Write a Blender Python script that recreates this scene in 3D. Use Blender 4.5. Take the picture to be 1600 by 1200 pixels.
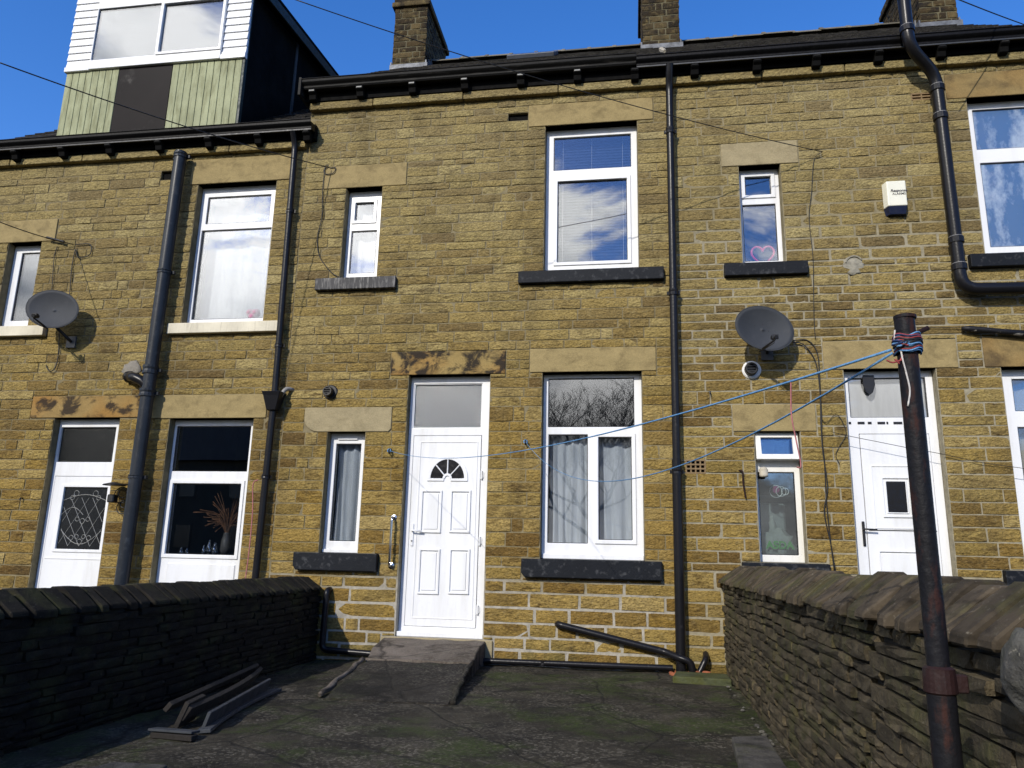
import bpy, math, random
from mathutils import Vector, Matrix, noise
R = math.radians
random.seed(11)
SC = bpy.context.scene
for o in list(bpy.data.objects): bpy.data.objects.remove(o, do_unlink=True)
COL = SC.collection

# ------------------------------------------------------------------ camera, sky, sun, exposure
CAM = Vector((0.0, -8.0, 1.08)); FPX = 1191.7
YAW, PITCH, ROLL = R(9.129), R(12.878), R(1.3326)
fwd = Vector((-math.sin(YAW)*math.cos(PITCH), math.cos(YAW)*math.cos(PITCH), math.sin(PITCH)))
rgt = Vector((math.cos(YAW), math.sin(YAW), 0)); upv = rgt.cross(fwd)
rgt2 = rgt*math.cos(ROLL) + upv*math.sin(ROLL); upv2 = upv*math.cos(ROLL) - rgt*math.sin(ROLL)
cd = bpy.data.cameras.new('camera'); cam = bpy.data.objects.new('camera', cd); COL.objects.link(cam)
cd.sensor_width = 36.0; cd.lens = FPX/1600*36.0; cd.clip_start = 0.05; cd.clip_end = 3000
cam.matrix_world = Matrix(((rgt2.x, upv2.x, -fwd.x, CAM.x), (rgt2.y, upv2.y, -fwd.y, CAM.y), (rgt2.z, upv2.z, -fwd.z, CAM.z), (0, 0, 0, 1)))
SC.camera = cam

SUN_AZ, SUN_EL = 20.0, 31.0          # degrees to the left of the direction straight behind the camera, and up
SUN_STRENGTH, SKY_STRENGTH, EXPOSURE = 3.4, 0.15, 0.27
sdir = Vector((-math.sin(R(SUN_AZ))*math.cos(R(SUN_EL)), -math.cos(R(SUN_AZ))*math.cos(R(SUN_EL)), math.sin(R(SUN_EL))))
sl = bpy.data.lights.new('sun', 'SUN'); sl.energy = SUN_STRENGTH; sl.angle = R(0.5); sl.color = (1.0, 0.94, 0.85)
sun = bpy.data.objects.new('sun', sl); COL.objects.link(sun); sun.location = sdir*50
sun.rotation_euler = (-sdir).to_track_quat('-Z', 'Y').to_euler()

W = bpy.data.worlds.new("World"); SC.world = W; W.use_nodes = True
nt = W.node_tree; N = nt.nodes; LK = nt.links; N.clear()
def wn(t, **k):
    n = N.new(t)
    for a, b in k.items(): setattr(n, a, b)
    return n
def wmath(op, a, b=None, c=None):
    n = wn('ShaderNodeMath', operation=op)
    for i, v in enumerate((a, b, c)):
        if v is None: continue
        if isinstance(v, (int, float)): n.inputs[i].default_value = v
        else: LK.new(v, n.inputs[i])
    return n.outputs[0]
sky = wn('ShaderNodeTexSky', sky_type='NISHITA'); sky.sun_disc = False
sky.sun_elevation = R(SUN_EL); sky.sun_rotation = R(180 + SUN_AZ); sky.air_density = 1.0; sky.dust_density = 0.1; sky.ozone_density = 2.0
hs = wn('ShaderNodeHueSaturation'); hs.inputs['Saturation'].default_value = 1.27; hs.inputs['Value'].default_value = 1.12
tint = wn('ShaderNodeMix', data_type='RGBA', blend_type='MULTIPLY'); tint.inputs[0].default_value = 1.0; tint.inputs[7].default_value = (1.0, 0.97, 1.16, 1)
LK.new(sky.outputs[0], tint.inputs[6]); LK.new(tint.outputs[2], hs.inputs['Color'])
tc = wn('ShaderNodeTexCoord'); sp = wn('ShaderNodeSeparateXYZ'); LK.new(tc.outputs['Generated'], sp.inputs[0])
# drifting cloud banks low in the south-west, as the windows mirror them
mp = wn('ShaderNodeMapping'); mp.inputs['Scale'].default_value = (1.0, 1.0, 1.9); mp.inputs['Location'].default_value = (0.3, 0.1, 0.0)
LK.new(tc.outputs['Generated'], mp.inputs[0])
n1 = wn('ShaderNodeTexNoise'); n1.inputs['Scale'].default_value = 3.2; n1.inputs['Detail'].default_value = 9; n1.inputs['Roughness'].default_value = 0.6; n1.inputs['Distortion'].default_value = 0.4
LK.new(mp.outputs[0], n1.inputs['Vector'])
n2 = wn('ShaderNodeTexNoise'); n2.inputs['Scale'].default_value = 5.0; n2.inputs['Detail'].default_value = 6
LK.new(mp.outputs[0], n2.inputs['Vector'])
south = wn('ShaderNodeMapRange', interpolation_type='SMOOTHSTEP'); south.inputs['From Min'].default_value = 0.1; south.inputs['From Max'].default_value = -0.5
LK.new(sp.outputs['Y'], south.inputs[0])
bias = wmath('ADD', wmath('MULTIPLY', sp.outputs['X'], -0.75), wmath('MULTIPLY', wmath('SUBTRACT', 0.525, sp.outputs['Z']), 1.1))
dens = wmath('ADD', wmath('MULTIPLY_ADD', n1.outputs['Fac'], 2.4, -.70), bias)
cm = wn('ShaderNodeMapRange', interpolation_type='SMOOTHSTEP'); cm.inputs['From Min'].default_value = 0.48; cm.inputs['From Max'].default_value = 0.72
LK.new(dens, cm.inputs[0])
cmask = wmath('MULTIPLY', cm.outputs[0], south.outputs[0])
cc = wn('ShaderNodeValToRGB'); cc.color_ramp.elements[0].position = 0.30; cc.color_ramp.elements[0].color = (0.26, 0.29, 0.34, 1)
cc.color_ramp.elements[1].position = 0.50; cc.color_ramp.elements[1].color = (1.0, 0.98, 0.95, 1)
lowgrey = wn('ShaderNodeMapRange', interpolation_type='SMOOTHSTEP'); lowgrey.inputs['From Min'].default_value = 0.12; lowgrey.inputs['From Max'].default_value = 0.42
lowgrey.inputs['To Min'].default_value = 0.20; lowgrey.inputs['To Max'].default_value = 1.0
LK.new(sp.outputs['Z'], lowgrey.inputs[0])
LK.new(n2.outputs['Fac'], cc.inputs[0])
bgs = wn('ShaderNodeBackground'); bgs.inputs['Strength'].default_value = SKY_STRENGTH; LK.new(hs.outputs[0], bgs.inputs['Color'])
bgc = wn('ShaderNodeBackground'); LK.new(cc.outputs[0], bgc.inputs['Color'])
LK.new(wmath('MULTIPLY', lowgrey.outputs[0], 2.4), bgc.inputs['Strength'])
mx = wn('ShaderNodeMixShader'); LK.new(cmask, mx.inputs[0]); LK.new(bgs.outputs[0], mx.inputs[1]); LK.new(bgc.outputs[0], mx.inputs[2])
wo = wn('ShaderNodeOutputWorld'); LK.new(mx.outputs[0], wo.inputs[0])

vs = SC.view_settings; vs.view_transform = 'Standard'; vs.look = 'None'; vs.exposure = EXPOSURE; vs.gamma = 1.0; vs.use_curve_mapping = False
SC.render.engine = 'CYCLES'; cy = SC.cycles
cy.use_denoising = True; cy.max_bounces = 7; cy.diffuse_bounces = 3; cy.glossy_bounces = 4; cy.transmission_bounces = 4; cy.transparent_max_bounces = 12
cy.sample_clamp_indirect = 4.0; cy.caustics_reflective = False; cy.caustics_refractive = False

# ------------------------------------------------------------------ helpers
def at(px, py, y=0.0):
    """point where the sight line through a photograph pixel meets the plane at depth y"""
    d = fwd*FPX + rgt2*(px-800) - upv2*(py-600)
    return CAM + d*((y-CAM.y)/d.y)
def rect(x0, y0, x1, y1, y=0.0):
    a, b = at(x0, y0, y), at(x1, y1, y); return (a.x, b.x, b.z, a.z)        # x0,x1,z0,z1
WL = {}
def tag(o, label=None, cat=None, group=None, kind=None):
    for k, v in (('label', label), ('category', cat), ('group', group), ('kind', kind)):
        if v: o[k] = v
    return o
def empty(name, loc, label, cat, group=None):
    o = bpy.data.objects.new(name, None); COL.objects.link(o); o.location = loc; o.empty_display_size = 0.1
    WL[o.name] = Vector(loc); return tag(o, label, cat, group)
class MB:
    def __init__(s): s.v = []; s.f = []
    def add(s, vs, fs):
        b = len(s.v); s.v += [tuple(v) for v in vs]; s.f += [tuple(i+b for i in f) for f in fs]; return s
    def box(s, x0, x1, y0, y1, z0, z1, M=None):
        v = [Vector((x, y, z)) for z in (z0, z1) for y in (y0, y1) for x in (x0, x1)]
        if M: v = [M @ p for p in v]
        return s.add(v, [(0,2,3,1),(4,5,7,6),(0,1,5,4),(2,6,7,3),(0,4,6,2),(1,3,7,5)])
    def tube(s, pts, r, n=8, cap=True):
        pts = [Vector(p) for p in pts]; m = len(pts); rs = r if isinstance(r, (list, tuple)) else [r]*m
        ref = None; V = []
        for i, p in enumerate(pts):
            t = (pts[min(i+1, m-1)] - pts[max(i-1, 0)]).normalized()
            if ref is None: ref = Vector((0,0,1)) if abs(t.z) < .9 else Vector((1,0,0))
            a = (ref - t*ref.dot(t))
            a = a.normalized() if a.length > 1e-6 else t.orthogonal().normalized()
            ref = a; b = t.cross(a)
            V += [p + (a*math.cos(2*math.pi*k/n) + b*math.sin(2*math.pi*k/n))*rs[i] for k in range(n)]
        F = [(i*n+k, i*n+(k+1) % n, (i+1)*n+(k+1) % n, (i+1)*n+k) for i in range(m-1) for k in range(n)]
        if cap: F += [tuple(range(n-1, -1, -1)), tuple((m-1)*n+k for k in range(n))]
        return s.add(V, F)
    def prism(s, poly, axis, a, b):
        """extrude a 2-D polygon along x, y or z"""
        def P(u, w, t): return (t, u, w) if axis == 'x' else ((u, t, w) if axis == 'y' else (u, w, t))
        n = len(poly); V = [P(u, w, a) for u, w in poly] + [P(u, w, b) for u, w in poly]
        F = [(i, (i+1) % n, n+(i+1) % n, n+i) for i in range(n)] + [tuple(range(n-1, -1, -1)), tuple(range(n, 2*n))]
        return s.add(V, F)
    def lathe(s, prof, c, axis='z', n=16):
        V = []
        for r, h in prof:
            for k in range(n):
                a = 2*math.pi*k/n; u, w = r*math.cos(a), r*math.sin(a)
                V.append((c[0]+u, c[1]+w, c[2]+h) if axis == 'z' else ((c[0]+u, c[1]+h, c[2]+w) if axis == 'y' else (c[0]+h, c[1]+u, c[2]+w)))
        F = [(i*n+k, i*n+(k+1) % n, (i+1)*n+(k+1) % n, (i+1)*n+k) for i in range(len(prof)-1) for k in range(n)]
        F += [tuple(range(n-1, -1, -1)), tuple((len(prof)-1)*n+k for k in range(n))]
        return s.add(V, F)
    def ring(s, x0, x1, z0, z1, w, y0, y1):
        """a mitred rectangular frame"""
        V = []; 
        for y in (y0, y1):
            V += [(x0,y,z0),(x1,y,z0),(x1,y,z1),(x0,y,z1),(x0+w,y,z0+w),(x1-w,y,z0+w),(x1-w,y,z1-w),(x0+w,y,z1-w)]
        F = []
        for k in range(4):
            j = (k+1) % 4
            F += [(k, j, 4+j, 4+k), (8+k, 12+k, 12+j, 8+j), (k, 8+k, 8+j, j), (4+k, 4+j, 12+j, 12+k)]
        return s.add(V, F)
    def plate(s, x0, x1, z0, z1, holes, y0, y1):
        """a slab with rectangular holes; shared vertices, closed sides"""
        xs = sorted({x0, x1} | {h[i] for h in holes for i in (0, 1) if x0 < h[i] < x1})
        zs = sorted({z0, z1} | {h[i] for h in holes for i in (2, 3) if z0 < h[i] < z1})
        sol = {}
        for i in range(len(xs)-1):
            for j in range(len(zs)-1):
                cx, cz = (xs[i]+xs[i+1])/2, (zs[j]+zs[j+1])/2
                sol[i, j] = not any(h[0] < cx < h[1] and h[2] < cz < h[3] for h in holes)
        ids = {}; V = []; F = []
        def g(i, j, k):
            if (i, j, k) not in ids: ids[i, j, k] = len(V); V.append((xs[i], (y0, y1)[k], zs[j]))
            return ids[i, j, k]
        for (i, j), q in sol.items():
            if not q: continue
            F.append((g(i,j,0), g(i+1,j,0), g(i+1,j+1,0), g(i,j+1,0))); F.append((g(i,j,1), g(i,j+1,1), g(i+1,j+1,1), g(i+1,j,1)))
            if not sol.get((i-1, j)): F.append((g(i,j,0), g(i,j+1,0), g(i,j+1,1), g(i,j,1)))
            if not sol.get((i+1, j)): F.append((g(i+1,j,0), g(i+1,j,1), g(i+1,j+1,1), g(i+1,j+1,0)))
            if not sol.get((i, j-1)): F.append((g(i,j,0), g(i,j,1), g(i+1,j,1), g(i+1,j,0)))
            if not sol.get((i, j+1)): F.append((g(i,j+1,0), g(i+1,j+1,0), g(i+1,j+1,1), g(i,j+1,1)))
        return s.add(V, F)
    def build(s, name, mat, parent=None, smooth=False, bevel=0.0, label=None, cat=None, group=None, kind=None, origin=None, segs=1, subd=0):
        if parent is not None: off = WL[parent.name]
        else:
            if origin is None:
                xs = [v[0] for v in s.v]; ys = [v[1] for v in s.v]; zs = [v[2] for v in s.v]
                origin = ((min(xs)+max(xs))/2, (min(ys)+max(ys))/2, min(zs))
            off = Vector(origin)
        me = bpy.data.meshes.new(name)
        me.from_pydata([(v[0]-off.x, v[1]-off.y, v[2]-off.z) for v in s.v], [], s.f); me.update()
        me.materials.append(mat)
        if smooth: me.polygons.foreach_set('use_smooth', [True]*len(me.polygons))
        o = bpy.data.objects.new(name, me); COL.objects.link(o)
        if parent is not None: o.parent = parent
        else: o.location = off
        WL[o.name] = off.copy()
        if bevel:
            b = o.modifiers.new('bevel', 'BEVEL'); b.width = bevel; b.segments = segs; b.limit_method = 'ANGLE'; b.angle_limit = R(40)
        if subd:
            b = o.modifiers.new('subd', 'SUBSURF'); b.levels = subd; b.render_levels = subd
        return tag(o, label, cat, group, kind)
def arc(c, r, a0, a1, n, plane='xz'):
    out = []
    for i in range(n+1):
        a = R(a0 + (a1-a0)*i/n); u, w = r*math.cos(a), r*math.sin(a)
        out.append(Vector((c[0]+u, c[1], c[2]+w)) if plane == 'xz' else (Vector((c[0]+u, c[1]+w, c[2])) if plane == 'xy' else Vector((c[0], c[1]+u, c[2]+w))))
    return out
def spline(pts, k=8):
    """Catmull-Rom through points"""
    P = [Vector(p) for p in pts]; P = [P[0]*2-P[1]] + P + [P[-1]*2-P[-2]]; out = []
    for i in range(1, len(P)-2):
        for j in range(k):
            t = j/k; a, b, c, d = P[i-1], P[i], P[i+1], P[i+2]
            out.append(0.5*((2*b) + (c-a)*t + (2*a-5*b+4*c-d)*t*t + (3*b-a-3*c+d)*t**3))
    return out + [P[-2]]
def sag(a, b, s, n=24):
    a, b = Vector(a), Vector(b); return [a.lerp(b, t/n) - Vector((0, 0, 4*s*(t/n)*(1-t/n))) for t in range(n+1)]
def round_path(pts, r, n=5):
    """polyline with rounded bends"""
    pts = [Vector(p) for p in pts]; out = [pts[0]]
    for i in range(1, len(pts)-1):
        p = pts[i]; a = (pts[i-1]-p); b = (pts[i+1]-p); rr = min(r, a.length*.49, b.length*.49)
        p0, p1 = p + a.normalized()*rr, p + b.normalized()*rr
        for k in range(n+1):
            t = k/n; out.append(p0*(1-t)**2 + p*2*t*(1-t) + p1*t*t)
    return out + [pts[-1]]

# ------------------------------------------------------------------ materials
class M:
    """small node-tree writer"""
    def __init__(s, name, rough=0.6, metal=0.0, spec=0.4):
        s.m = bpy.data.materials.new(name); s.m.use_nodes = True; s.t = s.m.node_tree; s.n = s.t.nodes; s.l = s.t.links
        s.b = s.n['Principled BSDF']; s.set('Roughness', rough); s.set('Metallic', metal); s.set('Specular IOR Level', spec)
        s.pos = s.node('ShaderNodeNewGeometry').outputs['Position']
    def set(s, k, v):
        if isinstance(v, (int, float, tuple)): s.b.inputs[k].default_value = v
        else: s.l.new(v, s.b.inputs[k])
    def node(s, t, ins=None, **k):
        n = s.n.new(t)
        for a, b in k.items(): setattr(n, a, b)
        for a, b in (ins or {}).items():
            if isinstance(b, (int, float, tuple)): n.inputs[a].default_value = b
            else: s.l.new(b, n.inputs[a])
        return n
    def noise(s, scale, detail=5, rough=.55, stretch=(1,1,1), dist=0.0, loc=(0,0,0)):
        mp = s.node('ShaderNodeMapping', {'Vector': s.pos, 'Scale': stretch, 'Location': loc})
        return s.node('ShaderNodeTexNoise', {'Vector': mp.outputs[0], 'Scale': scale, 'Detail': detail, 'Roughness': rough, 'Distortion': dist}).outputs['Fac']
    def mr(s, v, a, b, c=0.0, d=1.0): return s.node('ShaderNodeMapRange', {0: v, 1: a, 2: b, 3: c, 4: d}).outputs[0]
    def math(s, op, a, b): return s.node('ShaderNodeMath', {0: a, 1: b}, operation=op).outputs[0]
    def mix(s, f, a, b, mode='MIX'):
        n = s.n.new('ShaderNodeMix'); n.data_type = 'RGBA'; n.blend_type = mode
        for i, v in ((0, f), (6, a), (7, b)):
            if isinstance(v, (int, float)): n.inputs[i].default_value = v
            elif isinstance(v, tuple): n.inputs[i].default_value = v if len(v) == 4 else v+(1,)
            else: s.l.new(v, n.inputs[i])
        return n.outputs[2]
    def ramp(s, f, stops, interp='LINEAR'):
        n = s.node('ShaderNodeValToRGB', {0: f}); cr = n.color_ramp; cr.interpolation = interp
        while len(cr.elements) < len(stops): cr.elements.new(.5)
        for e, (p, c) in zip(cr.elements, stops): e.position = p; e.color = c+(1,)
        return n.outputs[0]
    def bump(s, h, dist=.01, strength=.8):
        n = s.node('ShaderNodeBump', {'Height': h, 'Distance': dist, 'Strength': strength}); s.l.new(n.outputs[0], s.b.inputs['Normal']); return n
    def tint(s):
        """a random number per stone, whether it is its own object or an island of a joined mesh"""
        oi = s.node('ShaderNodeObjectInfo').outputs['Random']; ri = s.node('ShaderNodeNewGeometry').outputs['Random Per Island']
        return s.math('FRACT', s.math('ADD', oi, ri), 0.0)

def plain(name, c, rough=.5, metal=0.0, var=.25, scale=9.0, bumpd=0.0, bscale=60, c2=None, spec=.4):
    m = M(name, rough, metal, spec); c2 = c2 or tuple(x*(1-var) for x in c)
    m.set('Base Color', m.mix(m.mr(m.noise(scale, 6), .35, .68), c, c2))
    m.set('Roughness', m.mr(m.noise(scale*2.3, 4), .3, .7, max(.05, rough-.1), min(1, rough+.12)))
    if bumpd: m.bump(m.noise(bscale, 4), bumpd, .7)
    return m.m

def facade_stone(name, warm):
    m = M(name, .92, spec=.15); t = m.tint()
    pal = [(0.0,(0.238,0.172,0.053)),(.14,(0.354,0.268,0.095)),(.27,(0.288,0.197,0.053)),(.40,(0.390,0.303,0.121)),(.52,(0.207,0.136,0.039)),(.64,(0.334,0.241,0.077)),(.76,(0.141,0.089,0.030)),(.88,(0.304,0.212,0.061)),(1.0,(0.405,0.320,0.139))]
    base = m.ramp(t, pal)
    t2 = m.math('FRACT', m.math('MULTIPLY', t, 17.31), 0.0)
    # bedding bands and brown iron staining
    strata = m.noise(7, 6, .62, (1, 1, 3.2), .8)
    base = m.mix(m.math('MULTIPLY', m.mr(strata, .46, .66), m.mr(t2, .1, 1.0, .2, 1.0)), base, (.095, .060, .020))
    base = m.mix(m.math('MULTIPLY', m.mr(m.noise(15, 5, .6, (1, 1, 1.8), .3, (4, 2, 7)), .55, .72), .55), base, (.33, .27, .14))
    # weathering: the upper wall paler and greyer than the sheltered lower wall
    zz = m.node('ShaderNodeSeparateXYZ', {0: m.pos}).outputs['Z']
    base = m.mix(m.mr(zz, 1.2, 4.6, warm, .0), base, (1.0, .91, .78), 'MULTIPLY')
    base = m.mix(m.mr(zz, 2.2, 6.2, .0, .42), base, (.315, .265, .150))
    fine = m.noise(38, 6, .75, (1,1,1.6)); base = m.mix(.9, base, m.ramp(fine, [(.32, (.34,.32,.28)), (.50, (1.0,1.0,1.0)), (.68, (1.36,1.35,1.33))]), 'MULTIPLY')
    soot = m.mr(m.noise(1.1, 6, .68, (1.25, 1, .7), .5), .50, .72); base = m.mix(m.math('MULTIPLY', soot, .60), base, (.07, .052, .028))
    drip = m.mr(m.noise(5, 5, .6, (1, 1, .10), .2, (3, 0, 5)), .56, .74); base = m.mix(m.math('MULTIPLY', drip, m.mr(m.noise(.9, 3, loc=(8,0,2)), .42, .62, 0, .55)), base, (.065, .05, .028))
    green = m.math('MULTIPLY', m.mr(zz, .42, .0), m.mr(m.noise(3.5, 5), .42, .62)); base = m.mix(m.math('MULTIPLY', green, .6), base, (.075, .08, .025))
    base = m.mix(1.0, base, (.87, .89, .89), 'MULTIPLY')
    m.set('Base Color', base)
    h = m.math('ADD', m.math('MULTIPLY', m.noise(16, 6, .6, (1, 1, 2.2), .4), 1.0), m.math('MULTIPLY', m.noise(55, 5, .65), .35))
    m.bump(h, .034, 1.0)
    return m.m

def dark_stone(name, a, b, moss=.5, lich=.35, bd=.02):
    m = M(name, .9, spec=.2); t = m.tint()
    base = m.mix(t, a, b)
    base = m.mix(m.mr(m.noise(9, 6, .6, (1, 1, 2.0)), .45, .7), base, tuple(x*.45 for x in a))
    base = m.mix(m.math('MULTIPLY', m.mr(m.noise(4, 6, .65), .50, .66), moss), base, (.060, .064, .016))
    base = m.mix(m.math('MULTIPLY', m.mr(m.noise(42, 3, .7), .62, .72), lich), base, (.24, .22, .17))
    m.set('Base Color', base)
    m.bump(m.math('ADD', m.noise(14, 6, .6), m.math('MULTIPLY', m.noise(70, 4, .7), .4)), bd, .9)
    return m.m

def lintel_stone(name, a, stain, lo, hi, amount, orange=0.0, loc=(0,0,0), sc=5.5):
    m = M(name, .88, spec=.2)
    base = m.mix(m.mr(m.noise(5, 5, .6, (1,1,2)), .3, .7), a, tuple(x*.78 for x in a))
    base = m.mix(m.math('MULTIPLY', m.mr(m.noise(2.2, 4, .5, loc=(9,1,3)), .42, .6), orange), base, (.27, .135, .03))
    base = m.mix(m.math('MULTIPLY', m.mr(m.noise(sc, 7, .62, (1,1,1.3), .4, loc), lo, hi), amount), base, stain)
    base = m.mix(.7, base, m.ramp(m.noise(90, 3, .7), [(.3,(.75,.75,.75)),(.7,(1.15,1.15,1.15))]), 'MULTIPLY')
    m.set('Base Color', base); m.bump(m.noise(70, 5, .6), .005, .7)
    return m.m

def glass(name, refl, tint=(.86,.90,.92), rough=0.0, wav=0.0015):
    m = M(name); t = m.t
    tr = m.node('ShaderNodeBsdfTransparent', {'Color': tint+(1,)}); gl = m.node('ShaderNodeBsdfGlossy', {'Roughness': rough, 'Color': (.95,.97,1,1)})
    fr = m.node('ShaderNodeFresnel', {'IOR': 1.5}).outputs[0]
    fac = m.math('MINIMUM', m.math('ADD', m.math('MULTIPLY', fr, .9), refl), .95)
    mx = m.node('ShaderNodeMixShader', {0: fac, 1: tr.outputs[0], 2: gl.outputs[0]})
    bp = m.node('ShaderNodeBump', {'Height': m.noise(1.6, 1), 'Distance': wav, 'Strength': .35}); m.l.new(bp.outputs[0], gl.inputs['Normal'])
    m.l.new(mx.outputs[0], m.n['Material Output'].inputs[0]); return m.m
def frosted(name, c, refl=.25, rough=.22, c2=None):
    m = M(name)
    if c2: c = m.mix(m.mr(m.math('ADD', m.math('MULTIPLY', m.noise(2.6, 3, .5, (1.4,1,.45)), .8), m.math('MULTIPLY', m.noise(26, 3, .6, (1,1,.6)), .22)), .46, .60), c2, c)
    else: c = c+(1,)
    tr = m.node('ShaderNodeBsdfTranslucent', {'Color': c}); df = m.node('ShaderNodeBsdfDiffuse', {'Color': c})
    a = m.node('ShaderNodeMixShader', {0: .35, 1: df.outputs[0], 2: tr.outputs[0]})
    gl = m.node('ShaderNodeBsdfGlossy', {'Roughness': rough}); bp = m.node('ShaderNodeBump', {'Height': m.noise(190, 2), 'Distance': .004, 'Strength': .6}); m.l.new(bp.outputs[0], gl.inputs['Normal'])
    mx = m.node('ShaderNodeMixShader', {0: refl, 1: a.outputs[0], 2: gl.outputs[0]}); m.l.new(mx.outputs[0], m.n['Material Output'].inputs[0]); return m.m
def cloth(name, c, through=.4):
    m = M(name); col = m.mix(m.mr(m.noise(8, 4, stretch=(3,1,.4)), .35, .65), c, tuple(x*.85 for x in c))
    d = m.node('ShaderNodeBsdfDiffuse', {'Color': col}); t = m.node('ShaderNodeBsdfTranslucent', {'Color': col})
    mx = m.node('ShaderNodeMixShader', {0: through, 1: d.outputs[0], 2: t.outputs[0]}); m.l.new(mx.outputs[0], m.n['Material Output'].inputs[0]); return m.m
def upvc(name, c=(.71,.72,.73), dirt=.12):
    m = M(name, .3, spec=.4)
    base = m.mix(m.mr(m.noise(7, 5, .65, (1,1,.14)), .48, .75), c, (c[0]*.86, c[1]*.85, c[2]*.81))
    base = m.mix(m.math('MULTIPLY', m.mr(m.noise(35, 4, .7), .58, .75), dirt), base, (.35,.33,.27)); m.set('Base Color', base); return m.m
def painted(name, c, wear, wc, rough=.38, stretch=(1,1,1), lo=.55, hi=.7, bd=.004, scale=14, spec=.22):
    m = M(name, rough, spec=spec); w = m.math('MULTIPLY', m.mr(m.noise(scale, 6, .65, stretch), lo, hi), wear)
    m.set('Base Color', m.mix(w, m.mix(m.mr(m.noise(3, 4), .3, .7), c, tuple(x*.7 for x in c)), wc)); m.set('Roughness', m.mr(w, 0, 1, rough, .8)); m.bump(m.noise(45, 4), bd, .6); return m.m

MS_L = facade_stone('sandstone_left', .85); MS_M = facade_stone('sandstone_middle', .95); MS_R = facade_stone('sandstone_right', .7)
def mortar(name, lo, hi, z):
    m = M(name, .95, spec=.1); zz = m.node('ShaderNodeSeparateXYZ', {0: m.pos}).outputs['Z']
    c = m.mix(m.mr(m.math('ADD', zz, m.math('MULTIPLY', m.noise(1.6, 3), 1.0)), z+.4, z+.7), lo, hi)
    c = m.mix(m.mr(m.noise(12, 6, .65), .4, .7), c, m.mix(.45, c, (.05,.045,.03))); m.set('Base Color', c); m.bump(m.noise(50, 5), .006, .9); return m.m
MO_L = mortar('mortar_left', (.21,.175,.10), (.20,.165,.095), 1.0)
MO_M = mortar('mortar_middle', (.36,.335,.28), (.215,.18,.105), .75)
MO_R = mortar('mortar_right', (.29,.26,.185), (.24,.205,.125), 4.5)
LIN = lintel_stone('lintel_stone', (.31,.240,.110), (.09,.066,.03), .50, .74, .7)
LIN_GREY = lintel_stone('grey_lintel_stone', (.33,.275,.16), (.15,.12,.065), .52, .78, .6, loc=(3,1,8))
LIN_BURNT = lintel_stone('sooty_lintel_stone', (.30,.215,.08), (.018,.015,.013), .46, .56, .95, .6, loc=(2.3,0,5.1), sc=4.2)
LIN_BURNT2 = lintel_stone('rusty_lintel_stone', (.28,.19,.07), (.022,.016,.012), .50, .60, .92, .65, loc=(7.6,0,2.1), sc=4.5)
LIN_DARK = lintel_stone('stained_lintel_stone', (.25,.18,.075), (.05,.034,.02), .46, .70, .85, .2, loc=(1,0,1), sc=3)
WHITE = upvc('white_plastic'); WHITE_OLD = upvc('old_white_plastic', (.72,.71,.66), .5)
SILL_BLACK = painted('black_sill_paint', (.008,.010,.014), .7, (.075,.077,.08), .6, lo=.54, hi=.70, spec=.14)
SILL_WORN = painted('worn_sill_paint', (.035,.035,.038), .8, (.26,.25,.23), .55, (2.5,1,.4), .5, .66)
SILL_CREAM = painted('cream_sill_paint', (.66,.61,.47), .6, (.25,.22,.17), .6, (3,1,.3), .55, .75)
PIPE_BLACK = painted('black_pipe_paint', (.010,.010,.012), .25, (.08,.08,.085), .30, lo=.62, hi=.75, bd=.002)
PIPE_GREY = painted('grey_pipe_plastic', (.022,.026,.032), .3, (.07,.08,.09), .34, bd=.001)
GUTTER = painted('black_gutter_paint', (.010,.010,.010), .7, (.075,.07,.062), .6, (.3,1,5), .56, .70, .003, 9, spec=.12)
GUTTER_NEW = painted('new_black_gutter', (.006,.006,.007), .15, (.04,.04,.04), .5, spec=.12)
SOFFIT = plain('dark_soffit', (.006,.006,.006), .8, spec=.06)
SLATE = dark_stone('roof_slate', (.040,.038,.036), (.065,.060,.055), .15, .25)
RIDGE = dark_stone('ridge_stone', (.20,.18,.13), (.10,.09,.065), .25, .5)
CHIM = facade_stone('chimney_stone', .5)
def sooty(name):
    m = M(name, .92, spec=.15); t = m.tint()
    b = m.ramp(t, [(0,(.026,.019,.011)),(.35,(.060,.042,.019)),(.55,(.016,.013,.009)),(.75,(.10,.074,.034)),(1,(.032,.024,.014))])
    b = m.mix(m.mr(m.noise(8, 6, .65), .52, .7), b, (.15,.115,.05)); b = m.mix(m.mr(m.noise(5, 5, .6, loc=(3,3,3)), .5, .65), b, (.018,.015,.012)); m.set('Base Color', b); m.bump(m.noise(25, 6, .6), .02, 1.0); return m.m
CHIM = sooty('sooty_chimney_stone')
LEAD = plain('lead_flashing', (.17,.18,.195), .6, .2, .6, 9, .003)
CHIM_MORTAR = plain('chimney_mortar', (.13,.115,.065), .95, 0, .5, 12, .005)
GLASS = glass('window_glass', .085, (.90,.92,.94)); GLASS_DIM = glass('dim_window_glass', .10, (.95,.97,.99)); GLASS_HI = glass('bright_window_glass', .15, (.95,.96,.97))
FROST = frosted('frosted_glass', (.075,.095,.115), .08, .16); FROST_DARK = frosted('dark_frosted_glass', (.007,.009,.010), .03, .2); FROST_BLUE = frosted('patterned_glass_sky_reflection', (.50,.57,.62), .30, .08, (.035,.10,.22))  # FROST_BLUE: patterned glass, the sky's blue reflection mixed into its colour
BLACKGLASS = plain('black_glass', (.006,.006,.008), .2, 0, .1)
NET = cloth('net_curtain_cloth', (.70,.74,.78), .3); NET_WHITE = cloth('white_curtain_cloth', (.84,.84,.83), .3); NET_BEIGE = cloth('beige_curtain_cloth', (.50,.47,.36)); BLIND = cloth('blind_slats', (.045,.055,.075), .2)
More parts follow.
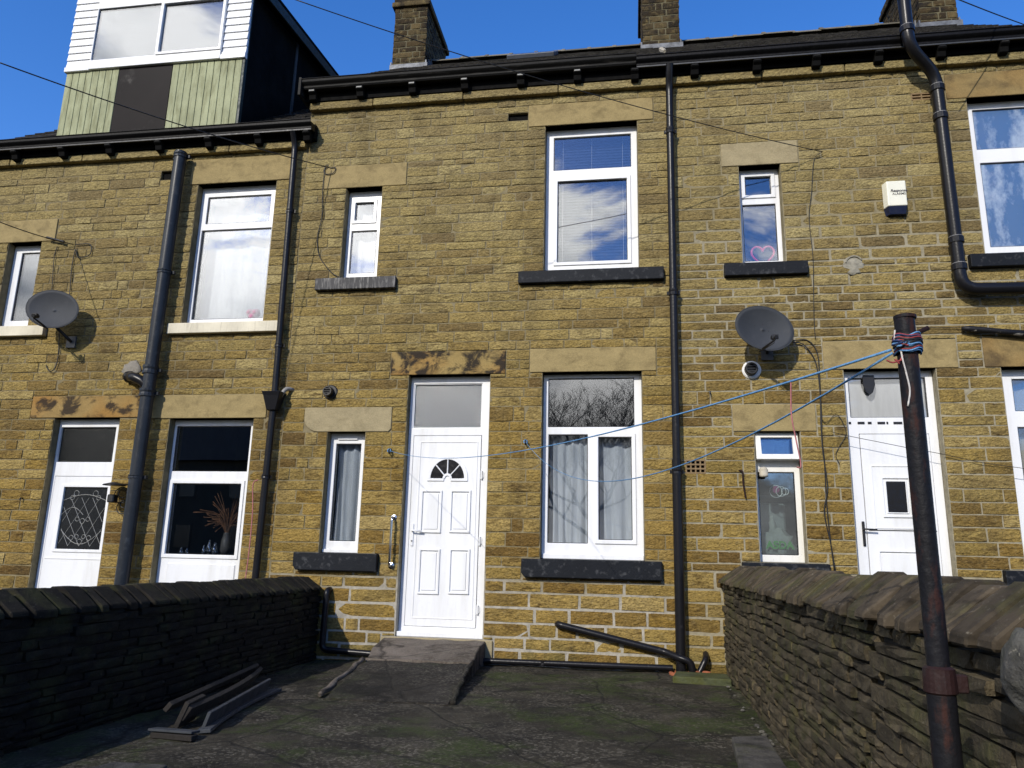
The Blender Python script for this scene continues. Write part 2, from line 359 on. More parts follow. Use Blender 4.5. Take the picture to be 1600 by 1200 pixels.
ROOMC = plain('room_wall', (.055,.058,.065), .9, 0, .3, 2)
CHROME = M('chrome', .12, 1.0); CHROME.set('Base Color', (.42,.43,.45,1)); CHROME = CHROME.m
BLACK = plain('black_plastic', (.012,.012,.013), .4); CABLE = plain('black_cable', (.012,.012,.012), .5)
DISHM = painted('dish_grey_paint', (.045,.049,.055), .2, (.08,.08,.085), .68, bd=.0008)
ROPE = plain('blue_rope', (.045,.16,.36), .75, 0, .4, 200, .003, 400, (.16,.33,.52)); ROPE_DARK = plain('dark_blue_rope', (.012,.03,.10), .8, 0, .4, 200, .003, 400)
ROPE_RED = plain('red_string', (.30,.05,.05), .8, 0, .4, 100); ROPE_PINK = plain('pink_string', (.42,.15,.15), .8, 0, .4, 100); ROPE_WHITE = plain('white_string', (.55,.52,.48), .8, 0, .3, 100)
RUST = painted('rusty_pole_paint', (.010,.010,.012), .8, (.040,.016,.012), .55, (1,1,.35), .52, .64, .006, 24, spec=.14)
RUSTRED = painted('red_pole_paint', (.022,.009,.008), .7, (.02,.018,.018), .65, (1,1,.5), .52, .66, .006, 24)
GREENB = painted('green_board_paint', (.35,.37,.225), .85, (.15,.15,.075), .8, (1,1,.18), .46, .72, .004, 14)
CLAD = upvc('cladding_white', (.74,.75,.76), .1)
FELT = plain('black_cheek_felt', (.008,.009,.009), .9, 0, .4, 3, .004, 30, spec=.05); FASCIA_GREEN = plain('dark_green_fascia', (.020,.032,.026), .55)
DARKPANEL = painted('dark_brown_panel', (.011,.008,.008), .35, (.05,.045,.042), .14, lo=.60, hi=.72, scale=3, spec=.12, bd=.0002)
WOODD = plain('weathered_board', (.022,.018,.014), .85, 0, .45, 12, .004, 60); WOODG = plain('grey_board', (.038,.043,.049), .75, 0, .35, 8, .003, 60)
TERRA = plain('terracotta', (.34,.11,.05), .8, 0, .3, 20); AIRB = plain('air_brick', (.22,.15,.075), .85, 0, .3, 30)
CREAMBOX = plain('cream_box_plastic', (.70,.69,.58), .4, 0, .06); NAVY = plain('navy_plastic', (.012,.018,.05), .35)
PINK = plain('pink_plastic', (.85,.05,.17), .4, 0, .2); PINKSOFT = plain('pink_plush', (.55,.25,.36), .9)
BAG = cloth('carrier_bag_plastic', (.60,.64,.62), .5); GREENT = plain('green_print', (.06,.35,.05), .5)
STRAW = plain('dried_grass', (.16,.075,.035), .9, 0, .5, 20); VASE = plain('grey_vase', (.06,.06,.06), .4); JAR = glass('jar_glass', .3)
WARMPLASTER = plain('reveal_mortar', (.14,.12,.075), .95, 0, .4, 14, .01, 40)
BARK = plain('tree_bark', (.035,.030,.025), .95); FARWALL = plain('far_house_wall', (.05,.042,.03), .95, 0, .3, 3)

def ground_mat(name, moss_amt, a=(.012,.0105,.0075), b=(.052,.045,.031), grit=1.0):
    m = M(name, .9, spec=.2)
    big = m.math('ADD', m.math('MULTIPLY', m.noise(.9, 6, .65), .6), m.math('MULTIPLY', m.noise(5, 6, .7, loc=(2,8,0)), .4))
    base = m.mix(m.mr(big, .40, .60), a, b)
    v1 = m.node('ShaderNodeTexVoronoi', {'Vector': m.pos, 'Scale': 62.0}).outputs['Color']; v2 = m.node('ShaderNodeTexVoronoi', {'Vector': m.pos, 'Scale': 150.0}).outputs['Color']
    sv = m.node('ShaderNodeSeparateColor', {0: v1}).outputs[0]; sw = m.node('ShaderNodeSeparateColor', {0: v2}).outputs[1]
    patch = m.mr(m.noise(1.5, 5, .65, loc=(5,5,0)), .38, .60, .12, 1.0)
    base = m.mix(m.math('MULTIPLY', m.math('MULTIPLY', m.mr(sv, .62, 1.0), patch), grit), base, (.20,.18,.14))
    base = m.mix(m.math('MULTIPLY', m.mr(sw, .75, 1.0), .5*grit), base, (.004,.004,.004))
    mo = m.math('MULTIPLY', m.mr(m.noise(1.25, 7, .68, loc=(1.3,.4,0)), .49, .61), m.mr(m.noise(30, 4, .7), .3, .6)); base = m.mix(m.math('MULTIPLY', mo, moss_amt), base, (.034,.052,.008))
    base = m.mix(m.math('MULTIPLY', m.mr(m.noise(2.1, 6, .7, (1,1.6,1), .6, loc=(7,3,0)), .54, .64), .75), base, (.009,.008,.006))
    ck = m.node('ShaderNodeTexVoronoi', {'Vector': m.node('ShaderNodeMixRGB', {0: .12, 1: m.pos, 2: m.node('ShaderNodeTexNoise', {'Vector': m.pos, 'Scale': 3.0}).outputs['Color']}).outputs[0], 'Scale': .85}, feature='DISTANCE_TO_EDGE').outputs['Distance']
    base = m.mix(m.math('MULTIPLY', m.mr(ck, .0, .012, 1.0, 0.0), .7), base, (.005,.005,.004))
    m.set('Base Color', base); m.bump(m.math('ADD', m.math('ADD', m.math('MULTIPLY', sv, .6), m.noise(120, 3, .7)), m.math('MULTIPLY', m.mr(ck, 0, .015), .8)), .009, .95)
    m.set('Roughness', m.mr(m.noise(5, 4), .3, .7, .75, .97)); return m.m
YARD = ground_mat('yard_tarmac', .85, grit=.7); EARTH = ground_mat('rough_ground', 1.0)
RAMP = ground_mat('ramp_concrete', .45, (.013,.0115,.009), (.036,.031,.024), .4); LAND = ground_mat('landing_concrete', .1, (.085,.068,.052), (.19,.16,.13), .8)
FLAG = dark_stone('flagstone', (.055,.052,.048), (.075,.07,.062), .35, .3); GREENSLAB = dark_stone('mossy_slab', (.07,.08,.04), (.08,.085,.045), 1.0, .1)
WALLSTONE = dark_stone('yard_wall_stone', (.045,.037,.024), (.100,.080,.048), .5, .3)
WALLSTONE_L = dark_stone('shade_dark_wall_stone', (.006,.005,.0038), (.014,.012,.0085), .3, .05)  # left wall stands in shade; that shade is darkened into the stone colour
COPE = dark_stone('coping_stone', (.042,.033,.022), (.085,.066,.043), .45, .35, .007); COPE_L = dark_stone('shade_dark_coping_stone', (.008,.007,.005), (.018,.015,.010), .3, .15, .007)  # COPE_L: coping of the shaded left wall, shade put into its colour
CORE = plain('wall_core', (.018,.016,.012), .95); GRANITE = dark_stone('pale_round_stone', (.085,.082,.074), (.13,.125,.11), .3, 1.0)

# ------------------------------------------------------------------ ground
def ground_grid(name, x0, x1, y0, y1, nx, ny, fz, mat, **k):
    mb = MB(); V = []; F = []
    for j in range(ny+1):
        for i in range(nx+1):
            x = x0+(x1-x0)*i/nx; y = y0+(y1-y0)*j/ny; V.append((x, y, fz(x, y)))
    for j in range(ny):
        for i in range(nx):
            a = j*(nx+1)+i; F.append((a, a+1, a+nx+2, a+nx+1))
    return mb.add(V, F).build(name, mat, smooth=True, origin=(0,0,0), **k)
ground_grid('ground', -900, 900, -900, 900, 60, 60, lambda x, y: -.12 if (abs(x) < 60 and abs(y) < 60) else -.12 + .0, EARTH, kind='structure', label='rough ground reaching away beyond the yards')
def yz(x, y): return .03 + .012*noise.noise(Vector((x*1.3, y*1.3, 0))) + .008*noise.noise(Vector((x*5, y*5, 3))) - .03*max(0, (-x-2.2))/1.2
ground_grid('yard_pavement', -3.32, .93, -9.5, .01, 90, 190, yz, YARD, kind='structure', label='dark mossy tarmac of the back yard')

# ------------------------------------------------------------------ stones
def stone_variant(seed, rough=.009, nx=5, nz=3, wob=.016, edge_y=.004):
    rd = random.Random(seed); V = []; F = []; idx = {}
    for j in range(nz):
        for i in range(nx):
            u = -.5+i/(nx-1); w = -.5+j/(nz-1); edge = i in (0, nx-1) or j in (0, nz-1)
            if edge:
                y = edge_y+rd.uniform(-.004, .003); du = rd.uniform(-wob, wob)*.3 if i not in (0, nx-1) else -math.copysign(rd.uniform(0, wob), u)
                dw = -math.copysign(rd.uniform(-wob*.6, wob*2.0), w) if j in (0, nz-1) else 0
                if i in (0, nx-1) and j in (0, nz-1): dw = -math.copysign(rd.uniform(.2, 1)*wob*2.2, w); y += .002
            else: y = -rd.uniform(-.1, 1.0)*rough; du = rd.uniform(-.06, .06); dw = rd.uniform(-.16, .16)
            idx[i, j] = len(V); V.append((u+du, y, w+dw))
    for j in range(nz-1):
        for i in range(nx-1): F.append((idx[i,j], idx[i+1,j], idx[i+1,j+1], idx[i,j+1]))
    per = [(i, 0) for i in range(nx)] + [(nx-1, j) for j in range(1, nz)] + [(i, nz-1) for i in range(nx-2, -1, -1)] + [(0, j) for j in range(nz-2, 0, -1)]
    back, rim = {}, {}
    for p in per:      # the sides keep their own corner points, so the face stays crisp at its arris
        v = V[idx[p]]; rim[p] = len(V); V.append(v); back[p] = len(V); V.append((v[0], .05, v[2]))
    for a, b in zip(per, per[1:]+per[:1]): F.append((rim[a], back[a], back[b], rim[b]))
    return V, F
VARS = [stone_variant(100+i) for i in range(26)]
RUB = [stone_variant(300+i, .008, 5, 3, .022, -.001) for i in range(20)]
MESHC = {}
def variant_mesh(kind, i, mat):
    k = (kind, i, mat.name)
    if k not in MESHC:
        V, F = (VARS if kind == 'a' else RUB)[i]
        me = bpy.data.meshes.new('stone'); me.from_pydata(V, [], F); me.materials.append(mat)
        me.polygons.foreach_set('use_smooth', [kind == 'a' and q < 8 for q in range(len(me.polygons))]); me.update(); MESHC[k] = me
    return MESHC[k]
def sub_rects(z, h, x0, x1, blocks):
    """free rectangles of one course, cut round the blocks"""
    act = [b for b in blocks if b[2] < z+h-.004 and b[3] > z+.004 and b[1] > x0 and b[0] < x1]
    def cut(iv, bl):
        for b in bl:
            n = []
            for a, c in iv:
                if b[1] <= a or b[0] >= c: n.append((a, c)); continue
                if b[0] > a: n.append((a, b[0]))
                if b[1] < c: n.append((b[1], c))
            iv = n
        return iv
    out = [(a, c, z, z+h) for a, c in cut([(x0, x1)], act)]
    for b in act:
        for za, zb in ((z, b[2]), (b[3], z+h)):
            if zb-za > .03:
                oth = [q for q in act if q is not b and q[2] < zb-.004 and q[3] > za+.004]
                out += [(a, c, za, zb) for a, c in cut([(max(x0, b[0]), min(x1, b[1]))], oth)]
    return out
def courses(x0, x1, z0, z1, style, blocks, rd):
    """list of stones (x0,x1,z0,z1)"""
    edges = sorted({e for b in blocks for e in (b[2], b[3])}); out = []; z = z0; prev = []
    while z < z1-.02:
        h0, h1, l0, l1, jt = style(z); h = rd.uniform(h0, h1)
        for e in edges:
            if abs(z+h-e) < .035 and e-z > .06: h = e-z; break
        if z1-(z+h) < .05: h = z1-z
        cuts = []
        for a, c, za, zb in sub_rects(z, h, x0, x1, blocks):
            x = a
            while x < c-.01:
                l = rd.uniform(l0, l1) if rd.random() < .8 else rd.uniform(l0*.6, l0*1.1)
                for p in prev:
                    if abs(x+l-p) < .035: l += .07
                if c-(x+l) < l0*.55: l = c-x
                j = jt*rd.uniform(.7, 1.3)
                if l > .03: out.append((x+j/2, x+l-j/2, za+j/2, zb-j/2)); cuts.append(x+l)
                x += l
        prev = cuts; z += h
    return out
def put_stones(lst, parent, mat, kind, place, rd, cap=300, name='stone', score=None):
    """the 300 that show largest as objects of their own, the rest as one joined part; place(stone) -> 4x4 world matrix"""
    lst = sorted(lst, key=score or (lambda s: -(s[1]-s[0])*(s[3]-s[2])))
    off = WL[parent.name]; rest = MB()
    for n, s in enumerate(lst):
        i = rd.randrange(len(VARS if kind == 'a' else RUB)); mw = place(s)
        if n < cap:
            o = bpy.data.objects.new(name, variant_mesh(kind, i, mat)); COL.objects.link(o); o.parent = parent
            o.matrix_local = Matrix.Translation(-off) @ mw
        else:
            V, F = (VARS if kind == 'a' else RUB)[i]; rest.add([mw @ Vector(v) for v in V], F)
    if rest.v:
        ro = rest.build(name, mat, parent, kind='stuff'); nf = len(VARS[0][1])
        ro.data.polygons.foreach_set('use_smooth', [kind == 'a' and q % nf < 8 for q in range(len(ro.data.polygons))])
def score_view(s, y=0.0):
    c = Vector(((s[0]+s[1])/2, y, (s[2]+s[3])/2)); d = c-CAM; dz = d.dot(fwd)
    if dz < .1: return 0
    u, w = d.dot(rgt2)/dz*FPX, d.dot(upv2)/dz*FPX
    vis = abs(u) < 830 and abs(w) < 630
    return -(s[1]-s[0])*(s[3]-s[2])/d.length**3*(1 if vis else .001)

# ------------------------------------------------------------------ the three houses
X_LM, X_MR, X_RE, X_LE = -3.90, .445, 5.05, -8.75
hL = empty('terraced_house', ((X_LE+X_LM)/2, 0, 0), 'left stone house with the large green and white box dormer on its lower roof', 'house', 'terraced stone houses')
hM = empty('terraced_house', ((X_LM+X_MR)/2, 0, 0), 'middle stone house with the white panelled door above the concrete ramp', 'house', 'terraced stone houses')
hR = empty('terraced_house', ((X_MR+X_RE)/2, 0, 0), 'right stone house with the cream alarm box and a thick black vent pipe', 'house', 'terraced stone houses')
OP = dict(A=(-7.85,-7.38,3.74,4.87), B=(-5.31,-4.27,3.72,5.54), C=(-6.80,-5.94,-.12,2.59), D=(-5.30,-4.26,.0,2.575),
    E=(-3.36,-2.91,4.22,5.38), F=(-.96,.10,4.22,6.037), G=(-3.36,-2.92,1.095,2.412), H=(-2.455,-1.53,.265,3.052), I=(-.955,.11,1.083,3.06),
    J=(1.206,1.648,4.228,5.388), K=(1.236,1.682,1.10,2.405), L=(2.145,3.025,.28,3.045), M=(3.617,4.68,4.235,6.045), N=(3.63,4.69,1.08,3.045))
HOUSE = {k: (hL if k in 'ABCD' else hM if k in 'EFGHI' else hR) for k in OP}
LINPX = dict(A=(None,346,86,376), B=(301,250,454,283), C=(52,619,219,652.5), D=(224,617.5,416,651.8), E=(508,260.7,635,288), F=(826,165,1021,183), G=(477,637,611,669),
    H=(611.5,550,790,581.5), I=(827.8,545,1026,576.5), J=(1125.3,225.3,1248,252.5), K=(1143.3,631.7,1276.7,670.7), L=(1284,533.3,1498,568.3), M=(1474,116.7,None,0), N=(1533,526.7,None,0))
SILPX = dict(A=(-16,512,66,530), B=(262.5,508.5,436,521), E=(493,438,617,453), F=(810,425,1037.7,437.3), G=(459,864,588,892), I=(814.5,872.6,1035,906.5), J=(1131.5,413.3,1264,433.3), K=(1160,881,1298,892), M=(1515,398.7,None,0), N=(1565.5,852,None,0))
LI, SI = {}, {}
for k, (a, b, c, d) in LINPX.items():
    o = OP[k]; x0 = at(a, b).x if a is not None else o[0]-.2; zt = at(a if a is not None else 0, b).z; x1 = at(c, d).x if c is not None else o[1]+(o[0]-x0)
    LI[k] = (x0, x1, o[3], zt)
for k, (a, b, c, d) in SILPX.items():
    o = OP[k]; x0 = at(a, b, -.05).x; x1 = at(c, d, -.05).x if c is not None else o[1]+(o[0]-x0); h = .135 if k in 'AB' else (.15 if k in 'EFJM' else .185)
    SI[k] = (x0, x1, o[2]-h, o[2])
SI['K'] = (SI['K'][0], SI['K'][1], OP['K'][2]-.1, OP['K'][2])
VENTS = {'M': [rect(794,177,825,187)], 'R': [rect(1072,719,1102,739), rect(1424,147,1456,154)], 'L': [rect(252,267,270,280)]}
EXTRA = {'M': [(-2.60,-1.42,-.1,.262)], 'R': [], 'L': []}
STR_M, STR_L = 6.425, 5.925
TOPM, TOPL = 6.528, 6.022

def style_L(z): return (.098,.132,.20,.52,.010) if z > 1.6 else (.11,.15,.22,.52,.012)
def style_M(z): return (.118,.158,.24,.52,.022) if z < .86 else ((.105,.150,.20,.50,.009) if z < 2.6 else (.092,.130,.20,.52,.009))
def style_R(z): return (.12,.155,.24,.50,.022) if z < .86 else ((.10,.145,.2,.5,.013) if z < 3.0 else ((.082,.10,.22,.5,.016) if z < 4.2 else ((.125,.15,.24,.48,.020) if z < 5.0 else (.095,.135,.2,.5,.011))))
HD = {'L': (hL, X_LE, X_LM, TOPL, STR_L, style_L, MS_L, MO_L, .010), 'M': (hM, X_LM, X_MR, TOPM, STR_M, style_M, MS_M, MO_M, .009), 'R': (hR, X_MR, X_RE, TOPM, STR_M, style_R, MS_R, MO_R, .007)}
for hk, (h, x0, x1, top, stz, sty, ms, mo, my) in HD.items():
    rd = random.Random(ord(hk)); keys = [k for k in OP if HOUSE[k] is h]
    holes = [OP[k] for k in keys] + VENTS[hk]
    wall = MB().plate(x0, x1, -.3, top, holes, my, .30).build('wall', mo, h)
    blocks = [OP[k] for k in keys] + [LI[k] for k in keys] + [SI[k] for k in keys if k in SI] + VENTS[hk] + EXTRA[hk]
    st = courses(x0, x1, -.12, stz, sty, blocks, rd)
    # two string-course rows of long stones stand proud under the eaves
    def place(s, my=my, rd=rd):
        return Matrix.Translation(((s[0]+s[1])/2, my-.009+rd.uniform(-.005,.004), (s[2]+s[3])/2)) @ Matrix.Rotation(rd.uniform(-.012,.012), 4, 'Y') @ Matrix.Diagonal((s[1]-s[0], 1, s[3]-s[2], 1))
    put_stones(st, wall, ms, 'a', place, rd, 300, score=score_view)
    x = x0
    while x < x1-.05:
        l = min(rd.uniform(.7, 1.25), x1-x)
        if x1-(x+l) < .3: l = x1-x
        mb = MB().box(x+.004, x+l-.004, -.070+rd.uniform(-.004,.004), .12, stz+rd.uniform(0,.004), top-.005)
        mb.build('string_stone', ms, wall, bevel=.012, segs=2); x += l

# lintels and sills
LMAT = dict(A=LIN, B=LIN, C=LIN_BURNT2, D=LIN, E=LIN, F=LIN, G=LIN_GREY, H=LIN_BURNT, I=LIN, J=LIN_GREY, K=LIN, L=LIN, M=LIN_DARK, N=LIN_DARK)
for k, (x0, x1, z0, z1) in LI.items():
    mb = MB()
    if k == 'G':     # one end of this lintel is rounded off below
        r = .17; poly = [(x0, z1)] + [(x0+r-r*math.cos(R(a)), z0+r*.95-r*.95*math.sin(R(a))) for a in range(0, 91, 15)] + [(x1-.03, z0), (x1, z0+.03), (x1, z1)]
        mb.prism(poly[::-1], 'y', -.006, .10)
    else: mb.box(x0+.005, x1-.005, -.006, .14, z0, z1-.004)
    lab = {'H': 'orange lintel blotched with black soot', 'C': 'rusty lintel with dark smears'}.get(k)
    mb.build('lintel', LMAT[k], HOUSE[k], bevel=.006, segs=2, label=lab)
SMAT = dict(A=SILL_CREAM, B=SILL_CREAM, E=SILL_WORN, F=SILL_BLACK, G=SILL_BLACK, I=SILL_BLACK, J=SILL_BLACK, K=SILL_BLACK, M=SILL_BLACK, N=SILL_BLACK)
for k, (x0, x1, z0, z1) in SI.items():
    if k in 'GI':
        c = .035; poly = [(x0, z1), (x0, z0+c*1.3), (x0+c, z0), (x1, z0), (x1, z1)]; mb = MB().prism(poly, 'y', -.065, .13)
    else: mb = MB().prism([(-.065, z0), (.12, z0), (.12, z1+.004), (-.065, z1-.008)], 'x', x0, x1)
    mb.build('sill', SMAT[k], HOUSE[k], bevel=.008, segs=2)

# windows
YF = .115
def curtain(x0, x1, z0, z1, y, mat, label, folds=7, amp=.022, seed=0, flare=.0, cat='curtain'):
    rd = random.Random(seed); nx, nz = folds*8, 10; V = []; F = []
    ph = [rd.uniform(0, 6.28) for _ in range(4)]
    for j in range(nz+1):
        w = j/nz
        for i in range(nx+1):
            u = i/nx
            d = math.sin(u*folds*6.283 + ph[0] + .5*math.sin(w*2+ph[1])) + .6*math.sin(u*folds*2.7+ph[2]+w*.7) + .3*math.sin(u*folds*15+ph[3])
            V.append((x0+(x1-x0)*u*(1-flare*w) + .012*math.sin(w*3+u*9), y+amp*d*(.45+.55*(1-w)), z0+(z1-z0)*w))
    for j in range(nz):
        for i in range(nx): a = j*(nx+1)+i; F.append((a, a+1, a+nx+2, a+nx+1))
    o = MB().add(V, F).build(cat.replace(' ', '_'), mat, smooth=True, label=label, cat='curtain')
    s = o.modifiers.new('thick', 'SOLIDIFY'); s.thickness = .002
    return o
def room(h, x0, x1, z0, z1, d=1.8, mat=None):
    mb = MB(); y0, y1 = .302, .30+d; X0, X1, Z0, Z1 = x0-.35, x1+.35, z0-.6, z1+.3
    v = [(x, y, z) for z in (Z0, Z1) for y in (y0, y1) for x in (X0, X1)]
    mb.add(v, [(2,3,7,6), (0,2,6,4), (1,5,7,3), (0,1,3,2), (4,6,7,5)]).build('room', mat or ROOMC, h)
def window(k, panes, mat=WHITE, g=GLASS, sashes=(), gl=None, room_d=1.8):
    """panes: photograph rectangles of visible glass -> frame with holes, sashes, panes"""
    h = HOUSE[k]; x0, x1, z0, z1 = OP[k]
    hs_ = []
    for p in panes:
        q = p if len(p) == 5 else rect(*p, YF+.02); hs_.append(q[:4])
    fr = MB().plate(x0+.002, x1-.002, z0+.002, z1-.002, hs_, YF, YF+.07).build('window', mat, h, bevel=.006, segs=2)
    for i, q in enumerate(hs_):
        if i in sashes:
            w = .042; MB().ring(q[0]-w, q[1]+w, q[2]-w, q[3]+w, w-.003, YF-.014, YF+.03).build('sash', mat, fr, bevel=.005, segs=2)
        MB().ring(q[0], q[1], q[2], q[3], .007, YF+.012, YF+.03).build('gasket', BLACK, fr)
        MB().box(q[0]-.004, q[1]+.004, YF+.022, YF+.028, q[2]-.004, q[3]+.004).build('pane', (gl or {}).get(i, g), fr)
    if room_d: room(h, x0, x1, z0, z1, room_d)
    return fr
def hz(ops, *zs): pass
wF = window('F', [(865.9,217.4,986.3,261.4), (872.2,286.1,980.8,407.1)], sashes=(1,))
wI = window('I', [(857.4,592.4,991.5,667.4), (857.4,679.4,918.6,849.5), (935.4,683.9,988.5,844.4)], sashes=(2,), g=GLASS, gl={0: GLASS_HI, 1: GLASS_DIM, 2: GLASS_DIM})
MB().box(OP['I'][0]+.01, OP['I'][1]-.005, YF-.03, YF-.002, OP['I'][2]+.002, OP['I'][2]+.055).build('window_board', WHITE, wI, bevel=.006)
wG = window('G', [(526.8,693.8,555.5,846)], g=GLASS_DIM); q = rect(529,684.5,562,687.5, YF); MB().box(q[0], q[1]-.02, YF-.018, YF-.001, q[2], q[3]).build('trickle_vent', WHITE, wG, bevel=.003)
MB().box(OP['G'][0]+.004, OP['G'][1]-.004, YF-.03, YF-.002, OP['G'][2]+.002, OP['G'][2]+.04).build('window_board', WHITE, wG, bevel=.005)
wE = window('E', [(557.5,319,583.8,344.8), (550.5,362.3,585.5,427)], sashes=(0,), g=GLASS_HI)
wJ = window('J', [(1163.2,279.2,1204.8,304.8), (1159.5,321.9,1216.5,408)], sashes=(0,))
kx0, kx1 = OP['K'][0], OP['K'][1]
ql = rect(1183.5,738,1248,868, YF+.02)
wK = window('K', [ql+(0,), (kx0+.05, kx1-.05, 2.155, 2.345, 0)], mat=WHITE_OLD, g=glass('kitchen_glass', .10, (.8,.85,.85)))
# the little top light stands ajar, pushed out at its foot
piv = Vector((0, YF-.016, OP['K'][3]-.01)); Mk = Matrix.Translation(piv) @ Matrix.Rotation(R(-13), 4, 'X') @ Matrix.Translation(-piv)
sb = MB().ring(kx0+.012, kx1-.012, 2.105, 2.395, .055, YF-.05, YF-.004); sb.v = [tuple(Mk @ Vector(v)) for v in sb.v]; so = sb.build('sash', WHITE_OLD, wK, bevel=.005, segs=2)
MB().box(kx0+.06, kx1-.06, YF-.03, YF-.024, 2.155, 2.345, Mk).build('pane', GLASS, wK)
wB = window('B', [(327.3,309.8,421,346.5), (316.8,361.5,411.3,497.3)], g=GLASS_HI)
wA = window('A', [(36.8,396.5,57.7,501)], g=GLASS_HI)
mx1 = OP['M'][1]
m1, m2 = rect(1517.7,173.8,1522,235.7,YF+.02), rect(1528.7,256.5,1543.3,387.4,YF+.02)
wM = window('M', [(m1[0], mx1-.07, m1[2], m1[3], 0), (m2[0]+.01, mx1-.1, m2[2], m2[3], 0)], g=FROST_BLUE, sashes=())
n1_, n2_ = rect(1579,593,1584,643,YF+.02), rect(1579,668,1596,846,YF+.02)
wN = window('N', [(n1_[0], mx1-.07, n1_[2], n1_[3], 0), (n1_[0], mx1-.07, n2_[2], n2_[3], 0)], g=GLASS_DIM)
dx = OP['D']; d1, d2 = rect(278.3,666.5,386.8,737.2,YF+.02), rect(273,755.8,367.5,867.8,YF+.02)
wD = window('D', [d1+(0,), (d2[0],d2[1],d2[2],d2[3],0)], sashes=(1,), g=GLASS_DIM)
MB().box(dx[0]+.12, dx[1]-.1, YF-.012, YF+.01, .1, d2[2]-.10).build('lower_panel', WHITE, wD, bevel=.008)

# curtains, blinds and the things on the sills
YC = .25
o = OP['I']; mid = at(926, 760, YF).x
curtain(o[0]+.06, mid+.0, o[2]+.03, 2.40, YC, NET, 'grey net curtain behind the left pane of the lower window beside the door', 5, .03, 3)
curtain(mid+.05, o[1]-.03, o[2]+.03, 2.40, YC, NET, 'grey net curtain behind the right opening pane of the lower window', 3, .026, 8, .04)
o = OP['G']; curtain(o[0]+.07, o[1]-.0, o[2]+.03, o[3]-.08, YC-.03, NET, 'grey net curtain drawn in the narrow window left of the white door', 4, .03, 5, .06)
o = OP['E']; curtain(o[0]+.02, o[1]-.02, o[2]+.02, o[3]-.04, YC, NET_WHITE, 'white curtain in the small upper window of the middle house', 3, .012, 6)  # added white sheet, stands in for the cloud reflected in this pane
o = OP['B']; curtain(o[0]-.02, o[1]+.02, o[2]+.02, o[3], YC+.1, NET, 'pale curtain in the large upper window of the left house', 4, .02, 7)  # curtain added behind the glass to imitate its bright cloud reflection
o = OP['A']; curtain(o[0], o[1], o[2], o[3], YC+.1, NET, 'pale curtain in the small upper window beside the left dish', 2, .015, 9)  # also added, so the pane looks as bright as mirrored cloud
o = OP['N']; curtain(o[0]+.02, o[1]-.02, o[2]+.02, o[3]-.02, YC, NET_BEIGE, 'beige curtain in the lower window at the right edge', 8, .018, 10)
# venetian blind: one thing, its slats parts
o = OP['F']; bl = empty('venetian_blind', (-.43, YC, o[2]), 'dark venetian blind hanging in the large upper window of the middle house', 'blind')
z = o[3]-.06; sm = None
while z > o[2]+.04:
    if sm is None:
        mb = MB().box(o[0]+.03, o[1]-.03, -.017, .017, -.001, .001, Matrix.Rotation(R(58), 4, 'X')); s0 = MB(); s0.v, s0.f = [(v[0], v[1]+YC, v[2]+z) for v in mb.v], mb.f
        so = s0.build('slat', BLIND, bl); sm = so; zb = z
    else:
        c = sm.copy(); COL.objects.link(c); c.location = (0, 0, z-zb)
    z -= .036
for px in (.18, .5, .84):
    x = o[0]+(o[1]-o[0])*px; MB().tube([(x, YC-.02, o[2]+.04), (x, YC-.02, o[3]-.05)], .0022, 4).build('cord', ROPE_WHITE, bl)
# heart in the upper right small window
hp = [];
for i in range(41):
    t = 2*math.pi*i/40; hp.append((16*math.sin(t)**3, 13*math.cos(t)-5*math.cos(2*t)-2*math.cos(3*t)-math.cos(4*t)))
hc = at(1192, 399, .2); MB().tube([(hc.x+.0075*a, .2, hc.z+.0085*b) for a, b in hp], .012, 8).build('heart_ornament', PINK, smooth=True, label='pink wire heart standing in the small upper window right of the downpipe', cat='ornament')
hb = at(392, 490, .2)
mb = MB()
for dx_, dz_, r in ((0,0,.055), (.07,.0,.055), (.035,-.05,.06)): mb.lathe([(.001,-r), (r*.7,-r*.75), (r,0), (r*.7,r*.75), (.001,r)], (hb.x+dx_, .19, hb.z+dz_), 'y', 12)
mb.build('plush_toy', PINKSOFT, smooth=True, label='pink plush toy on the ledge of the large upper left window', cat='toy')
# kitchen things behind the narrow lower right window
o = OP['K']
ap = empty('kitchen_appliance', (1.42, .6, 1.2), 'pale kitchen cabinet seen inside the narrow lower right window', 'cabinet')
MB().box(1.28, 1.60, .55, .95, .95, 1.72).build('cabinet_body', plain('cabinet_paint', (.26,.29,.30), .5), ap, bevel=.02); MB().box(1.22, 1.75, .5, 1.0, 1.77, 1.80).build('shelf', plain('shelf_paint', (.30,.30,.29), .5), ap)
def blob(c, r, seed, sq=(1,1,1), n=14, k=.3):
    V = []; F = []; m_ = 9
    for j in range(m_+1):
        th = math.pi*j/m_
        for i in range(n):
            a = 2*math.pi*i/n; d = Vector((math.sin(th)*math.cos(a), math.sin(th)*math.sin(a), math.cos(th)))
            rr = r*(1+k*noise.noise(d*2.3+Vector((seed,0,0)))); V.append((c[0]+d.x*rr*sq[0], c[1]+d.y*rr*sq[1], c[2]+d.z*rr*sq[2]))
    for j in range(m_):
        for i in range(n): F.append((j*n+i, j*n+(i+1) % n, (j+1)*n+(i+1) % n, (j+1)*n+i))
    return MB().add(V, F)
